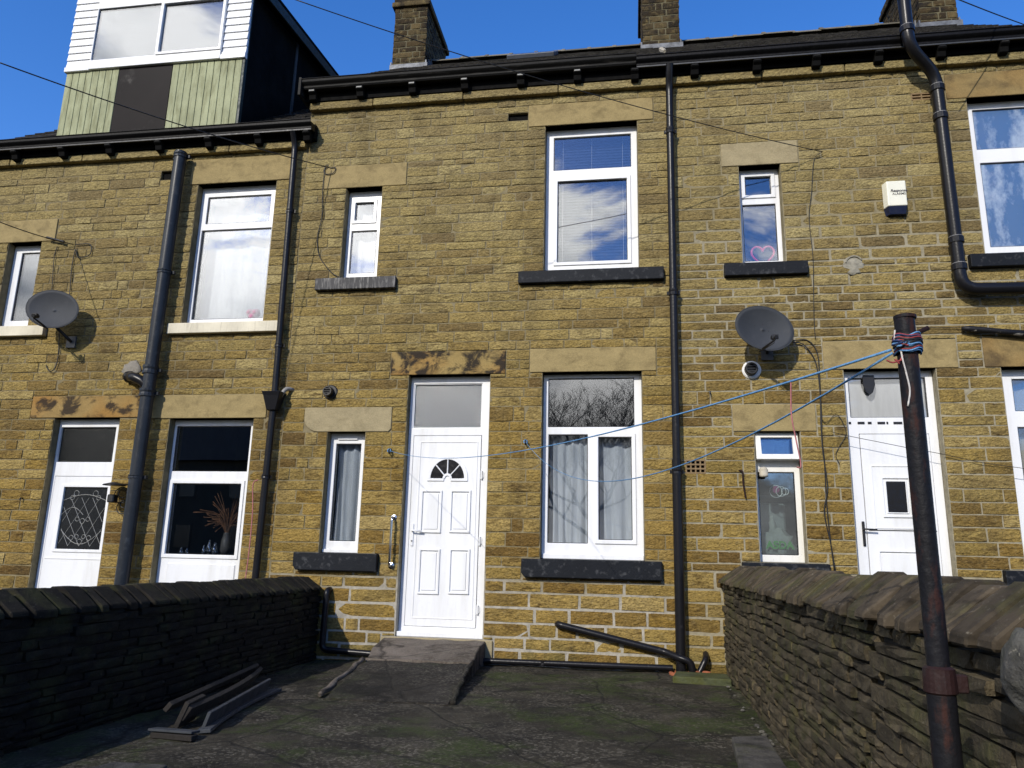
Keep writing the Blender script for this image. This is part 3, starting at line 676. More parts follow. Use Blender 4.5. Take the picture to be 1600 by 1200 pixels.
def text(name, body, size, mat, parent, loc, rot, bold=.0, shear=0.0, extr=.0006):
    c = bpy.data.curves.new(name, 'FONT'); c.body = body; c.size = size; c.align_x = 'CENTER'; c.align_y = 'CENTER'; c.extrude = extr; c.offset = bold; c.shear = shear
    o = bpy.data.objects.new(name, c); COL.objects.link(o); c.materials.append(mat)
    if parent is not None: o.parent = parent; o.location = Vector(loc)-WL[parent.name]
    else: o.location = loc
    o.rotation_euler = rot
    me = bpy.data.meshes.new_from_object(o.evaluated_get(bpy.context.evaluated_depsgraph_get())); q = bpy.data.objects.new(name, me); COL.objects.link(q)
    q.parent = o.parent; q.location = o.location; q.rotation_euler = o.rotation_euler; bpy.data.objects.remove(o); q.name = name; WL[q.name] = Vector(loc); return q
bg = empty('carrier_bag', (1.46, .33, 1.13), 'crumpled white carrier bag with green lettering in the narrow lower right window', 'bag')
bb = blob((1.46, .34, 1.27), .15, 5, (1.15,.55,1.0), 18, .5); bb.build('bag_body', BAG, bg, smooth=True)
hl = blob((1.42, .34, 1.44), .07, 9, (.5,.3,1.6), 12, .7); hl.build('bag_handle', BAG, bg, smooth=True)
text('lettering', 'ASDA', .105, GREENT, bg, (1.47, .235, 1.27), (R(90), 0, 0), .004)
od = empty('ornament', (1.40, .28, 1.85), 'round magenta trinket with white wire rings in the narrow lower right window', 'ornament')
oc = at(1212, 765, .27); MB().lathe([(.001,-.012), (.035,-.01), (.04,0), (.035,.01), (.001,.012)], oc, 'y', 16).build('disc', plain('magenta_plastic', (.30,.03,.17), .4), od)
for ddx, rr in ((.0,.062), (.09,.035), (.05,.05)): MB().tube(arc((oc.x+ddx, oc.y-.01, oc.z-.02), rr, 0, 360, 20), .004, 5).build('wire_ring', WHITE, od)
pc = at(1193, 738, .06)
pt = empty('hanging_pot', (pc.x, .05, pc.z-.05), 'small string wound pot hanging outside the narrow lower right window', 'pot')
MB().lathe([(.03,-.05), (.042,-.045), (.044,-.02), (.040,-.018), (.045,0), (.041,.003), (.046,.022), (.042,.03), (.03,.05), (.02,.052)], (pc.x, .055, pc.z), 'z', 14).build('body', plain('pot_string', (.46,.42,.33), .9), pt, smooth=True)
# vase of dried grass in the left house's lower window
vc = at(352, 858, .33)
va = empty('vase', (vc.x, .33, d2[2]), 'vase of dried reddish grass inside the lower window of the left house', 'vase')
MB().lathe([(.04,0), (.06,.06), (.055,.16), (.035,.24), (.04,.25)], (vc.x, .33, d2[2]), 'z', 14).build('pot', VASE, va, smooth=True)
rd = random.Random(4); mb = MB()
for i in range(60):
    a = rd.uniform(-1.3, .9); b = rd.uniform(-.5, .5); l = rd.uniform(.2, .5); p0 = Vector((vc.x, .33, d2[2]+.22))
    p1 = p0 + Vector((math.sin(a)*l*.35, b*.1, l*.55)); p2 = p0 + Vector((math.sin(a)*l, b*.2, l*(.75+.3*math.cos(a)) - .1*abs(a))); mb.tube(spline([p0, p1, p2], 3), [.0035]*4+[.003]*2+[.006], 4)
mb.build('dried_stems', STRAW, va)
for i, (px, hh, rr) in enumerate(((318, .10, .025), (326, .16, .03), (335, .13, .035), (283, .07, .03), (292, .06, .025))):
    p = at(px, 862, .30)
    MB().lathe([(rr,0), (rr,hh*.6), (rr*.5,hh*.75), (rr*.45,hh), (rr*.5,hh+.005)], (p.x, .30, d2[2]), 'z', 12).build('glass_jar', JAR, smooth=True, cat='jar', group='glass jars on the lower left window ledge',
        label=('small clear jar left of the tall bottle by the dried grass','tall clear bottle with narrow neck near the dried grass','stout clear bottle directly beside the vase of dried grass','squat glass jar at the far left of the dark window ledge','lowest glass jar second from the left on the dark ledge')[i])

# doors
yd = .10
def moulding(parent, r, w=.020, y0=yd, raise_=.016, mat=WHITE, field=True, name='door_panel'):
    mb = MB().ring(r[0], r[1], r[2], r[3], w, y0-raise_, y0+.004)
    if field: mb.box(r[0]+w*1.9, r[1]-w*1.9, y0-raise_*.55, y0+.004, r[2]+w*1.9, r[3]-w*1.9)
    return mb.build(name, mat, parent, bevel=.004, segs=2)
def lever(parent, x, z, mat, dirx=1, plate_h=.24):
    hn = MB().box(x-.014, x+.014, yd-.012, yd, z-plate_h*.68, z+plate_h*.32).build('handle', mat, parent, bevel=.006, segs=2)
    MB().tube(round_path([(x, yd-.005, z), (x, yd-.05, z), (x+dirx*.115, yd-.052, z-.004)], .02), .0085, 8).build('lever', mat, hn, smooth=True)
    MB().lathe([(.008,-.004), (.008,.004)], (x, yd-.014, z-.11), 'y', 10).build('keyhole', BLACK, hn)
# middle door
x0, x1, z0, z1 = OP['H']; fan = rect(649.3,601,752.5,669.3,YF+.02); leaf = rect(647.2,680.8,743.8,982.3,YF)
dH = MB().plate(x0+.002, x1-.002, z0+.002, z1-.002, [fan, leaf], yd+.005, .19).build('door', WHITE, hM, bevel=.006, segs=2, label='white panelled door with a fan of small panes')
MB().ring(fan[0], fan[1], fan[2], fan[3], .008, yd+.016, yd+.04).build('bead', WHITE, dH)
MB().box(fan[0]-.003, fan[1]+.003, YF+.02, YF+.026, fan[2]-.003, fan[3]+.003).build('pane', FROST, dH)
fc = at(699, 748, yd); fr_o, fr_i, fr_h = .215, .188, .048
lf = MB().box(leaf[0]+.005, leaf[1]-.005, yd, yd+.05, leaf[2]+.005, leaf[3]-.005).build('leaf', WHITE, dH, bevel=.003)
for r in ((658.8,765.5,688.5,832.7), (704.3,765.5,734,832.7), (655.3,857,685,928.8), (702.5,857,732.3,928.8)): moulding(dH, rect(*r, yd))
rr = rect(657,690,738,969,yd); moulding(dH, rr, .012, yd, .006, field=False, name='leaf_moulding')
mb = MB()
def fan_ring(ra, rb, y0, y1, a0=0, a1=180, n=24):
    V = []; F = []
    for i in range(n+1):
        a = R(a0+(a1-a0)*i/n)
        for r_ in (ra, rb):
            for y in (y0, y1): V.append((fc.x+r_*math.cos(a), y, fc.z+r_*math.sin(a)*1.12))
    for i in range(n):
        b = i*4; F += [(b, b+4, b+6, b+2), (b+1, b+3, b+7, b+5), (b, b+1, b+5, b+4), (b+2, b+6, b+7, b+3)]
    F += [(0,2,3,1), (n*4, n*4+1, n*4+3, n*4+2)]
    return V, F
mb.add(*fan_ring(fr_i, fr_o+.012, yd-.012, yd+.003)); mb.add(*fan_ring(fr_h-.02, fr_h+.004, yd-.012, yd+.003))
mb.box(fc.x-fr_o-.012, fc.x-fr_h+.01, yd-.012, yd+.003, fc.z-.025, fc.z+.002); mb.box(fc.x+fr_h-.01, fc.x+fr_o+.012, yd-.012, yd+.003, fc.z-.025, fc.z+.002)
for a in (45, 90, 135):
    d = Vector((math.cos(R(a)), 0, math.sin(R(a))*1.12)); p = Vector((fc.x, yd-.005, fc.z)); mb.tube([p+d*fr_h, p+d*fr_i], .008, 6)
mb.build('fan_light_frame', WHITE, dH, bevel=.002)
for a0 in (2, 47, 92, 137):
    V, F = fan_ring(fr_h+.002, fr_i+.002, yd-.004, yd+.001, a0, a0+41, 8); MB().add(V, F).build('fan_pane', BLACKGLASS, dH)
for hz1 in (.55, 1.25, 1.95):
    MB().lathe([(.011,-.045), (.011,.045)], (leaf[1]+.012, yd-.008, hz1), 'z', 10).box(leaf[1]+.014, leaf[1]+.034, yd-.004, yd+.006, hz1-.03, hz1+.03).build('hinge', WHITE, dH)
lever(dH, at(644.5, 832, yd).x, at(648, 829, yd).z, WHITE)
MB().box(x0+.004, x1-.004, .035, yd+.004, z0+.001, z0+.05).build('threshold', WHITE, dH, bevel=.006)
room(hM, x0, x1, 1.2, z1)
# left door
x0, x1, z0, z1 = OP['C']; top = rect(99,668.3,176.8,722.5,YF+.02); lf_ = rect(87.5,744,173,1010,YF)
dC = MB().plate(x0+.002, x1-.002, z0+.002, z1-.002, [top, (lf_[0], lf_[1], z0+.1, lf_[3])], yd+.005, .19).build('door', WHITE, hL, bevel=.006, segs=2, label='white door with an ornate leaded glass panel')
MB().box(top[0]-.003, top[1]+.003, YF+.02, YF+.026, top[2]-.003, top[3]+.003).build('pane', FROST_DARK, dC)
gp = rect(101.5,761,155.8,859,yd)
MB().plate(lf_[0]+.005, lf_[1]-.005, z0+.105, lf_[3]-.005, [gp], yd, yd+.05).build('leaf', WHITE, dC, bevel=.004)
MB().ring(gp[0]-.035, gp[1]+.035, gp[2]-.035, gp[3]+.035, .035, yd-.012, yd+.002).build('glazing_frame', WHITE, dC, bevel=.005, segs=2)
MB().box(gp[0]-.003, gp[1]+.003, yd+.012, yd+.018, gp[2]-.003, gp[3]+.003).build('pane', plain('dark_leaded_glass', (.012,.014,.016), .18, 0, .4, 40), dC)
mb = MB(); gw, gh = gp[1]-gp[0], gp[3]-gp[2]; yl = yd+.009
def gpt(u, w): return Vector((gp[0]+gw*u, yl, gp[2]+gh*w))
for s_ in range(-2, 5):
    for dirn in (1, -1):
        pts = []
        for t in range(21):
            w = .05+.78*t/20; u = (s_*.25 + dirn*(w-.05)*.75 + (0 if dirn > 0 else .5))
            if 0.02 < u < .98 and w < .80 + .06*math.sin(u*3.14): pts.append(gpt(u, w))
        if len(pts) > 2: mb.tube([pts[0], pts[-1]], .0028, 4)
for (u, w, r_) in ((.28,.90,.032), (.72,.90,.032), (.2,.83,.026), (.8,.83,.026), (.5,.45,.03), (.38,.48,.024), (.62,.48,.024), (.3,.18,.028), (.5,.12,.03), (.7,.18,.028), (.42,.2,.024), (.58,.2,.024)):
    c = gpt(u, w); mb.tube(arc(c, r_, 0, 360, 12), .003, 4)
mb.tube([gpt(u/10, .78+.10*math.sin(u/10*math.pi)) for u in range(11)], .0035, 4); mb.tube([gpt(.05+u/11, .30-.22*math.sin(u/10*math.pi)) for u in range(11)], .0035, 4); mb.tube([gpt(u/10*.5, .55+.12*math.sin(u/10*math.pi)) for u in range(11)], .003, 4)
mb.build('leading', plain('lead_came', (.33,.33,.31), .5), dC)
for u in (0, 1):
    a = lf_[0]+.11+u*.34; moulding(dC, (a, a+.25, .15, .62), .014)
b0 = gp[2]-.10; MB().box(lf_[0]+.03, lf_[1]-.02, yd-.006, yd+.002, b0-.012, b0).build('letter_rail', WHITE, dC)
lever(dC, lf_[1]-.06, .95, WHITE, -1); room(hL, x0, x1, .6, z1)
# right door
x0, x1, z0, z1 = OP['L']; top = rect(1323.3,592,1450,652.7,YF+.02); l0 = at(1341.7,678.3,YF); lf_ = (l0.x, x1-.085, z0+.08, l0.z)
dL = MB().plate(x0+.002, x1-.002, z0+.002, z1-.002, [top, lf_], yd+.005, .19).build('door', WHITE, hR, bevel=.006, segs=2, label='white door with one small dark window and a black handle')
MB().box(top[0]-.003, top[1]+.003, YF+.02, YF+.026, top[2]-.003, top[3]+.003).build('pane', GLASS_HI, dL)
MB().ring(top[0], top[1], top[2], top[3], .006, yd+.018, yd+.04).build('gasket', BLACK, dL)
MB().box(lf_[0]+.005, lf_[1]-.005, yd, yd+.05, lf_[2]+.005, lf_[3]-.005).build('leaf', WHITE, dL, bevel=.003)
gp = rect(1384,752.7,1416.7,801,yd); gp = (gp[0], gp[1]+.01, gp[2], gp[3])
mb = MB().ring(gp[0]-.05, gp[1]+.05, gp[2]-.05, gp[3]+.05, .02, yd-.014, yd+.002).ring(gp[0]-.012, gp[1]+.012, gp[2]-.012, gp[3]+.012, .012, yd-.010, yd+.002).build('glazing_frame', WHITE, dL, bevel=.004)
MB().box(gp[0]-.002, gp[1]+.002, yd-.004, yd+.002, gp[2]-.002, gp[3]+.002).build('pane', BLACKGLASS, dL)
zs_ = at(1380, 828, yd).z
moulding(dL, (lf_[0]+.08, lf_[1]-.08, zs_+.01, at(1360,727,yd).z), .014, yd, .007, field=False); moulding(dL, (lf_[0]+.09, lf_[1]-.09, lf_[2]+.1, at(1370,860,yd).z), .014)
MB().box(lf_[0]+.02, lf_[1]-.02, yd-.005, yd+.002, zs_-.008, zs_).build('rail', BLACK, dL)
hp_ = at(1349, 827, yd); lever(dL, hp_.x, hp_.z, BLACK)
for a, b in ((1326,1330), (1340,1351), (1356,1362), (1371,1383), (1385,1388), (1396,1410)):
    q = rect(a, 659, b, 662.5, yd); MB().box(q[0], q[1], yd-.0015, yd+.006, q[2], q[3]).build('tape_scrap', BLACK, dL)
room(hR, x0, x1, 1.2, z1)
curtain(OP['L'][0]+.03, OP['L'][1]-.03, top[2]-.02, top[3]+.02, .185, NET_WHITE, 'plain white blind behind the glass above the right door', 2, .004, 12, cat='blind')
pl = at(1355, 603, .16); MB().prism([(pl.x-.055, pl.z+.10), (pl.x-.06, pl.z), (pl.x-.035, pl.z-.08), (pl.x, pl.z-.11), (pl.x+.035, pl.z-.08), (pl.x+.06, pl.z), (pl.x+.055, pl.z+.10)], 'y', .098, .108).build('hanging_plaque', BLACK, label='dark shield shaped plaque hanging before the glass above the right door', cat='plaque', bevel=.004)

# vents in the walls
for i, q in enumerate(VENTS['R']):
    mb = MB().box(q[0]+.003, q[1]-.003, .06, .12, q[2], q[3]); f = mb.build('air_brick', BLACK if i else SOFFIT, hR)
    n = 3 if i == 0 else 2; 
    xs = 4 if i == 0 else 2; bars = MB()
    for t in range(n+1): zz = q[2]+(q[3]-q[2])*t/n; bars.box(q[0], q[1], .0, .05, zz-.008, zz+.008)
    for t in range(xs+1): xx = q[0]+(q[1]-q[0])*t/xs; bars.box(xx-.007, xx+.007, .002, .048, q[2], q[3])
    bars.build('grille', AIRB, f)
for q, h in ((VENTS['M'][0], hM), (VENTS['L'][0], hL)): MB().box(q[0]+.002, q[1]-.002, .05, .12, q[2], q[3]).build('wall_vent', SOFFIT, h)
def cowl(px, py, h, ro, white=False, label=None):
    c = at(px, py, -.03)
    f = MB().lathe([(ro*1.25,.03), (ro*1.25,-.0), (ro*1.1,-.012), (ro*.5,-.012)], (c.x, 0, c.z), 'y', 20).build('vent_cowl', WHITE if white else BLACK, h, smooth=False, label=label)
    MB().lathe([(ro*.85,.0), (ro*.85,-.07), (ro*.75,-.085), (ro*.6,-.085), (ro*.58,-.03), (.001,-.03)], (c.x-.01, 0, c.z), 'y', 18).build('nozzle', BLACK, f)
    for a in (-1, 0, 1): MB().box(c.x-.01-ro*.6, c.x-.01+ro*.6, -.08, -.074, c.z+a*ro*.35-.004, c.z+a*ro*.35+.004).build('grille_bar', BLACK, f)
cowl(515, 612, hM, .068); cowl(1175, 577, hR, .078, True, 'round flue with a white collar')
# mortar patch ring where a flue once came through
c = at(1333, 415, 0); pa = blob((c.x, .0, c.z), .105, 3, (1,.14,1), 16, .25); pa.build('mortar_patch', plain('patch_mortar', (.30,.28,.22), .95, 0, .4, 20, .01, 50), hR, smooth=True); MB().tube(arc((c.x+.01, -.012, c.z+.015), .085, 30, 170, 12), .011, 6).build('patch_ring', plain('patch_ring', (.24,.22,.17), .95), hR)

# eaves: soffit, gutters, corbels
def eaves(h, x0, x1, zb, zt, zs, mat, pxs, tips, yb=-.085):
    """black fascia board over the string course, gutter hung in front of it, brackets below"""
    MB().box(x0, x1, -.078, .10, zs+.004, zt+.01).build('fascia', SOFFIT, h)
    prof = [(yb, zt-.01), (yb, zb+.015), (yb-.09, zb), (yb-.105, zb+.02), (yb-.105, zb+.04), (yb-.13, zb+.06), (yb-.145, zb+.075), (yb-.145, zt-.012), (yb-.155, zt-.01), (yb-.155, zt), (yb-.135, zt), (yb-.135, zt-.03)]
    MB().prism(prof[::-1], 'x', x0, x1).build('gutter', mat, h, bevel=.004)
    if not tips: MB().box(x0+.003, x1-.003, yb-.107, yb-.088, zb-.006, zb+.010).build('gutter_lip', plain('gutter_lip', (.035,.037,.04), .5), h)
    for px, py in pxs:
        p = at(px, py, -.17)
        cb = MB().prism([(-.07, zb+.004), (-.185, zb+.004), (-.185, zb-.035), (-.150, zb-.06), (-.135, zb-.115), (-.07, zb-.125)][::-1], 'x', p.x-.045, p.x+.045).build('corbel', SOFFIT, h, bevel=.006)
        MB().box(p.x-.034, p.x+.034, -.190, -.175, zb-.030, zb-.010).build('corbel_tip', plain('worn_white_paint', (.32,.32,.30), .8) if tips else GUTTER, cb, bevel=.003)
eaves(hM, X_LM-.05, .10, 6.635, 6.755, TOPM, GUTTER, [(487,148), (561,144), (643,137), (725,131), (813,123), (902,117)], True)
eaves(hR, .102, X_RE, 6.595, 6.715, TOPM+.001, GUTTER_NEW, [(992,115), (1086,112), (1184,105), (1277,97), (1375,89), (1473,80), (1571,72), (1668,64)], False)
eaves(hL, X_LE, X_LM-.005+.12, 6.085, 6.205, TOPL, GUTTER_NEW, [(-58,250), (20,242), (94,236), (168,229), (246,223), (324,216), (402,210), (478,205)], False)
SOFT_PAINT = None

# roofs
SL = .7635
ZE_M, SL_M, ZE_R, SL_R = 6.775, .768, 6.735, .778
def roof(h, x0, x1, ze, ridge_y, name_seed, yb=-.14, sl=.76):
    rd = random.Random(name_seed); zr = ze+sl*(ridge_y-yb)
    deck = MB().add([(x0,yb,ze-.05), (x1,yb,ze-.05), (x1,ridge_y,zr-.05), (x0,ridge_y,zr-.05), (x0,ridge_y*2+.2,ze-.05), (x1,ridge_y*2+.2,ze-.05),
                     (x0,yb,ze-.12), (x1,yb,ze-.12), (x1,ridge_y,zr-.14), (x0,ridge_y,zr-.14), (x0,ridge_y*2+.2,ze-.12), (x1,ridge_y*2+.2,ze-.12)],
                    [(0,1,2,3), (3,2,5,4), (7,6,9,8), (8,9,10,11), (0,3,9,6), (3,4,10,9), (1,7,8,2), (2,8,11,5), (0,6,7,1), (4,5,11,10)]).build('roof', SLATE, h)
    mb = MB(); L = math.hypot(1, sl); ux = Vector((0, 1/L, sl/L)); nrm = Vector((0, -sl/L, 1/L)); total = (ridge_y-yb)*L; s = 0; row = 0
    while s < total-.05:
        x = x0 - (rd.uniform(.0,.02) + (.16 if row % 2 else 0))
        while x < x1:
            w = rd.uniform(.26,.36); a, b = max(x, x0)+.004, min(x+w, x1)-.004
            if b-a > .03:
                l = .30; t0 = rd.uniform(.020,.034); p = Vector((0, yb, ze)) + ux*(s+rd.uniform(-.008,.008)-.02)
                c = [Vector((a,0,0))+p-nrm*.045, Vector((b,0,0))+p-nrm*.045, Vector((b,0,0))+p+ux*l-nrm*.05, Vector((a,0,0))+p+ux*l-nrm*.05]
                d = [c[0]+nrm*t0, c[1]+nrm*t0, c[2]+nrm*.012, c[3]+nrm*.012]; mb.add(c+d, [(3,2,1,0), (4,5,6,7), (0,1,5,4), (1,2,6,5), (2,3,7,6), (3,0,4,7)])
            x += w
        s += .21; row += 1
    mb.build('slates', SLATE, deck, kind='stuff')
    x = x0; 
    while x < x1-.02:
        l = min(rd.uniform(.40,.50), x1-x); dz = rd.uniform(-.008,.012)
        MB().prism([(ridge_y-.16, zr-.075+dz), (ridge_y-.02, zr+.055+dz), (ridge_y+.02, zr+.055+dz), (ridge_y+.16, zr-.075+dz), (ridge_y, zr+.02+dz)], 'x', x+.006, x+l-.006).build('ridge_tile', RIDGE, deck, bevel=.008)
        MB().prism([(ridge_y-.17, zr-.08+dz), (ridge_y-.02, zr+.072+dz), (ridge_y+.02, zr+.072+dz), (ridge_y+.17, zr-.08+dz), (ridge_y, zr)], 'x', x-.02, x+.05).build('ridge_collar', RIDGE, deck, bevel=.006)
        x += l
    return deck
rM = roof(hM, X_LM-.06, X_MR-.02, ZE_M, 4.0, 1, sl=SL_M); rR = roof(hR, X_MR-.015, X_RE, ZE_R, 4.0, 2, sl=SL_R); rL = roof(hL, X_LE, X_LM-.065, 6.22, 4.0, 3, sl=.774)
MB().tube([(X_MR-.02, y, ZE_M+SL_M*(y+.14)+.03) for y in (-.1,.3,.6,.9)], [.02,.035,.03,.02], 6).build('mortar_fillet', plain('fillet_mortar', (.40,.36,.28), .95, 0, .4, 20, .01), hM)
MB().box(X_LM-.075, X_LM-.045, -.245, .10, 6.53, 6.765).build('barge_end', GUTTER, hM)
# roof window
def on_roof(x, y, ze, up): return Vector((x, y, ZE_M+SL_M*(y+.14)+up))
q = [on_roof(-2.0,3.1,6.745,0), on_roof(-1.2,3.1,6.745,0), on_roof(-1.2,3.75,6.745,0), on_roof(-2.0,3.75,6.745,0)]
nv = Vector((0,-SL_M,1)).normalized()
def slab(qq, lo, hi): return MB().add([p+nv*lo for p in qq]+[p+nv*hi for p in qq], [(3,2,1,0), (4,5,6,7), (0,1,5,4), (1,2,6,5), (2,3,7,6), (3,0,4,7)])
sk = slab(q, -.02, .055).build('roof_window', plain('roof_window_frame', (.10,.11,.13), .4), hM, bevel=.01)
cq = sum(q, Vector())/4; slab([cq+(p-cq)*.86 for p in q], .05, .061).build('pane', GLASS_HI, sk)

# chimneys
def chimney(h, x0, x1, y0, y1, zb, zt, seed, pot=True):
    rd = random.Random(seed); ch = MB().box(x0+.012, x1-.012, y0+.012, y1-.012, zb-.4, zt).build('chimney', CHIM_MORTAR, h)
    def sty(z): return (.10,.135,.16,.34,.018)
    f1 = courses(x0, x1, zb-.15, zt, sty, [], rd)
    put_stones(f1, ch, CHIM, 'a', lambda s: Matrix.Translation(((s[0]+s[1])/2, y0+.0, (s[2]+s[3])/2)) @ Matrix.Diagonal((s[1]-s[0], 1.2, s[3]-s[2], 1)), rd, 200)
    for side in (0, 1):
        f2 = courses(y0, y1, zb-.15, zt, sty, [], rd); xx = (x0, x1)[side]; rot = Matrix.Rotation(R(-90 if side == 0 else 90), 4, 'Z')
        put_stones(f2, ch, CHIM, 'a', lambda s: Matrix.Translation((xx, (s[0]+s[1])/2, (s[2]+s[3])/2)) @ rot @ Matrix.Diagonal((s[1]-s[0], 1.2, s[3]-s[2], 1)), rd, 200)
    MB().box(x0-.05, x1+.05, y0-.05, y1+.05, zt, zt+.10).box(x0-.02, x1+.02, y0-.02, y1+.02, zt+.10, zt+.20).build('chimney_cap', CHIM, ch, bevel=.02, segs=2)
    for i in range(2): MB().lathe([(.13,.18), (.12,.3), (.11,.65), (.13,.68), (.13,.74), (.09,.74)], ((x0+x1)/2, y0+.35+i*.6, zt), 'z', 16).build('chimney_pot', TERRA, ch, smooth=True)
    # lead apron where it meets the slates
    zf = zb; MB().box(x0-.03, x1+.05, y0-.022, y0-.004, zf-.10, zf+.035).build('lead_flashing', LEAD, ch, bevel=.004)
    for k in range(4):
        yy = y0+k*.16
        for a, b in ((x1+.002, x1+.024), (x0-.024, x0-.002)): MB().box(a, b, yy, yy+.158, zf-.1+k*.12, zf+.10+k*.12).build('step_flashing', LEAD, ch)
def roof_z(ze, y): return (ZE_R+SL_R*(y+.14)) if ze > 6.76 else (ZE_M+SL_M*(y+.14))
chimney(hM, -4.16, -3.545, 3.5, 4.9, roof_z(6.745,3.5), 10.78, 21)
chimney(hR, .255, .88, 3.5, 5.0, roof_z(6.745,3.5), 10.90, 22)
chimney(hR, 4.66, 5.23, 3.5, 5.1, roof_z(6.79,3.5), 10.90, 23)

# ------------------------------------------------------------------ the dormer on the left house
DX0, DX1, DY = -7.56, -4.965, .15
dm = MB().box(DX0+.02, DX1-.02, DY+.03, 3.3, 6.40, 8.45).build('dormer', FELT, hL)
ztop = 8.50
# cheek with felt seam
SL = .7635
zc = lambda y: 6.22+.774*(y+.14)
ck = MB().prism([(DY+.002, 6.40), (3.3, zc(3.3)-.1), (3.3, ztop+.47-.05), (DY+.002, ztop-.03)], 'x', DX1-.018, DX1-.004).build('cheek', FELT, dm)
MB().prism([(DY-.03, ztop+.10), (3.35, ztop+.49), (3.35, ztop+.60), (DY-.03, ztop+.16)], 'x', DX0-.03, DX1+.12).build('flat_roof', FELT, dm, bevel=.01)
MB().prism([(DY-.07, ztop-.10), (3.36, ztop+.36), (3.36, ztop+.50), (DY-.07, ztop+.05)], 'x', DX1+.12, DX1+.15).build('side_fascia', FASCIA_GREEN, dm, bevel=.005)
MB().box(DX1-.004, DX1+.012, 1.50, 1.56, zc(1.5)-.05, ztop+.15).build('cheek_seam', plain('seam_strip', (.045,.055,.062), .5), dm)
MB().box(DX1-.02, DX1+.016, DY-.014, DY+.05, 6.42, ztop).build('corner_board', FASCIA_GREEN, dm, bevel=.004)
zb0, zb1 = 6.40, 7.415
for a, b in ((DX0, at(181,150,DY).x), (at(266,140,DY).x, DX1-.022)):
    n = round((b-a)/.098); w = (b-a)/n
    for i in range(n): MB().box(a+i*w+.003, a+(i+1)*w-.003, DY-.012, DY+.01, zb0+.0, zb1+random.uniform(-.01,.0)).build('board', GREENB, dm, bevel=.006, segs=2)
MB().box(DX0+.01, DX1-.03, DY+.008, DY+.03, zb0, zb1).build('backing', FELT, dm)
pa_, pb_ = at(181,150,DY).x+.004, at(266,140,DY).x-.004
MB().box(pa_, pb_, DY-.010, DY+.006, zb0, zb1-.015).build('dark_panel', DARKPANEL, dm, bevel=.003)
wx0, wx1 = at(143,104,DY).x, at(347,88,DY).x
for a, b in ((DX0-.02, wx0-.004), (wx1+.004, DX1+.018)):
    z = zb1+.05
    while z < ztop+.10:
        z2 = min(z+.112, ztop+.105); MB().prism([(DY-.030, z), (DY+.02, z), (DY+.02, z2-.003), (DY-.014, z2-.003)], 'x', a, b).build('cladding_board', CLAD, dm, bevel=.003); z = z2
    MB().box(a-.004, b+.004, DY-.045, DY+.02, zb1-.02, zb1+.05).build('drip_board', WHITE, dm, bevel=.005)
g1, g2 = rect(152,60,243,98,DY), rect(255,60,343,84,DY); gz = zb1+.125
gx = (g1[0]+.0, g1[1]-.0, gz, ztop-.16); gx2 = (g2[0], g2[1], gz+.035, ztop-.19)
dw = MB().plate(wx0, wx1, zb1-.012, ztop+.10, [gx, gx2], DY-.05, DY+.03).build('dormer_window', WHITE, dm, bevel=.008, segs=2)
MB().ring(gx2[0]-.045, gx2[1]+.045, gx2[2]-.045, gx2[3]+.045, .04, DY-.064, DY-.02).build('dormer_sash', WHITE, dm, bevel=.005)
for g_ in (gx, gx2): MB().box(g_[0]-.004, g_[1]+.004, DY-.028, DY-.022, g_[2]-.004, g_[3]+.004).build('dormer_pane', GLASS_HI, dm)

# ------------------------------------------------------------------ pipes
def pipe(h, pts, r, mat, collars=(), name='downpipe', n=14, bend=.08, label=None):
    p = MB().tube(round_path(pts, bend) if len(pts) > 2 else pts, r, n).build(name, mat, h, smooth=True, label=label)
    p.modifiers.new('es', 'EDGE_SPLIT').split_angle = R(50)
    for c, k, hh in collars:
        q = MB().lathe([(r*1.02,-hh/2), (r*k,-hh/2), (r*k,-hh/4), (r*(k-.08),0), (r*k,hh/4), (r*k,hh/2), (r*1.02,hh/2)], c, 'z', n).build('collar', mat, p)
        MB().box(c[0]-r*k*1.35, c[0]+r*k*1.35, c[1]+r*.3, c[1]+r*.8, c[2]-.018, c[2]+.018).build('bracket', mat, p)
    return p
# big grey soil pipe on the left house
xA, xB = -5.495, -5.515; pa = at(285,238,-.13); yP = -.13
lp = pipe(hL, [(-5.51,yP,pa.z), (-5.55,yP,-.1)], .074, PIPE_GREY, [((-5.511,yP,pa.z-.05),1.12,.06), ((-5.52,yP,at(257,425,yP).z),1.12,.05), ((-5.535,yP,at(235,578,yP).z),1.18,.10), ((-5.535,yP,at(229,614,yP).z),1.2,.09), ((-5.542,yP,at(210,745,yP).z),1.1,.04)], 'soil_pipe', label='thick grey soil pipe')
zj = at(210,595,yP).z; 
br = MB().tube(round_path([(-5.53,yP,zj-.10), (-5.60,yP-.02,zj-.01), (-5.72,yP-.03,zj+.04), (-5.93,.02,zj+.09)], .05), .056, 12).build('branch_pipe', PIPE_BLACK, lp, smooth=True)
for t, rr in ((.45,.066), (.8,.068)): 
    c = Vector((-5.60,yP-.02,zj)).lerp(Vector((-5.93,-.0,zj+.09)), t); MB().lathe([(rr,-.03), (rr*1.04,0), (rr,.03)], c, 'x', 14).build('branch_collar', PIPE_BLACK, lp)
pm = at(206,578,0); blob((pm.x, .0, pm.z), .12, 8, (1,.15,.9), 14, .4).build('pipe_mortar', plain('pipe_mortar', (.22,.20,.165), .95, 0, .3, 20, .01), hL, smooth=True)
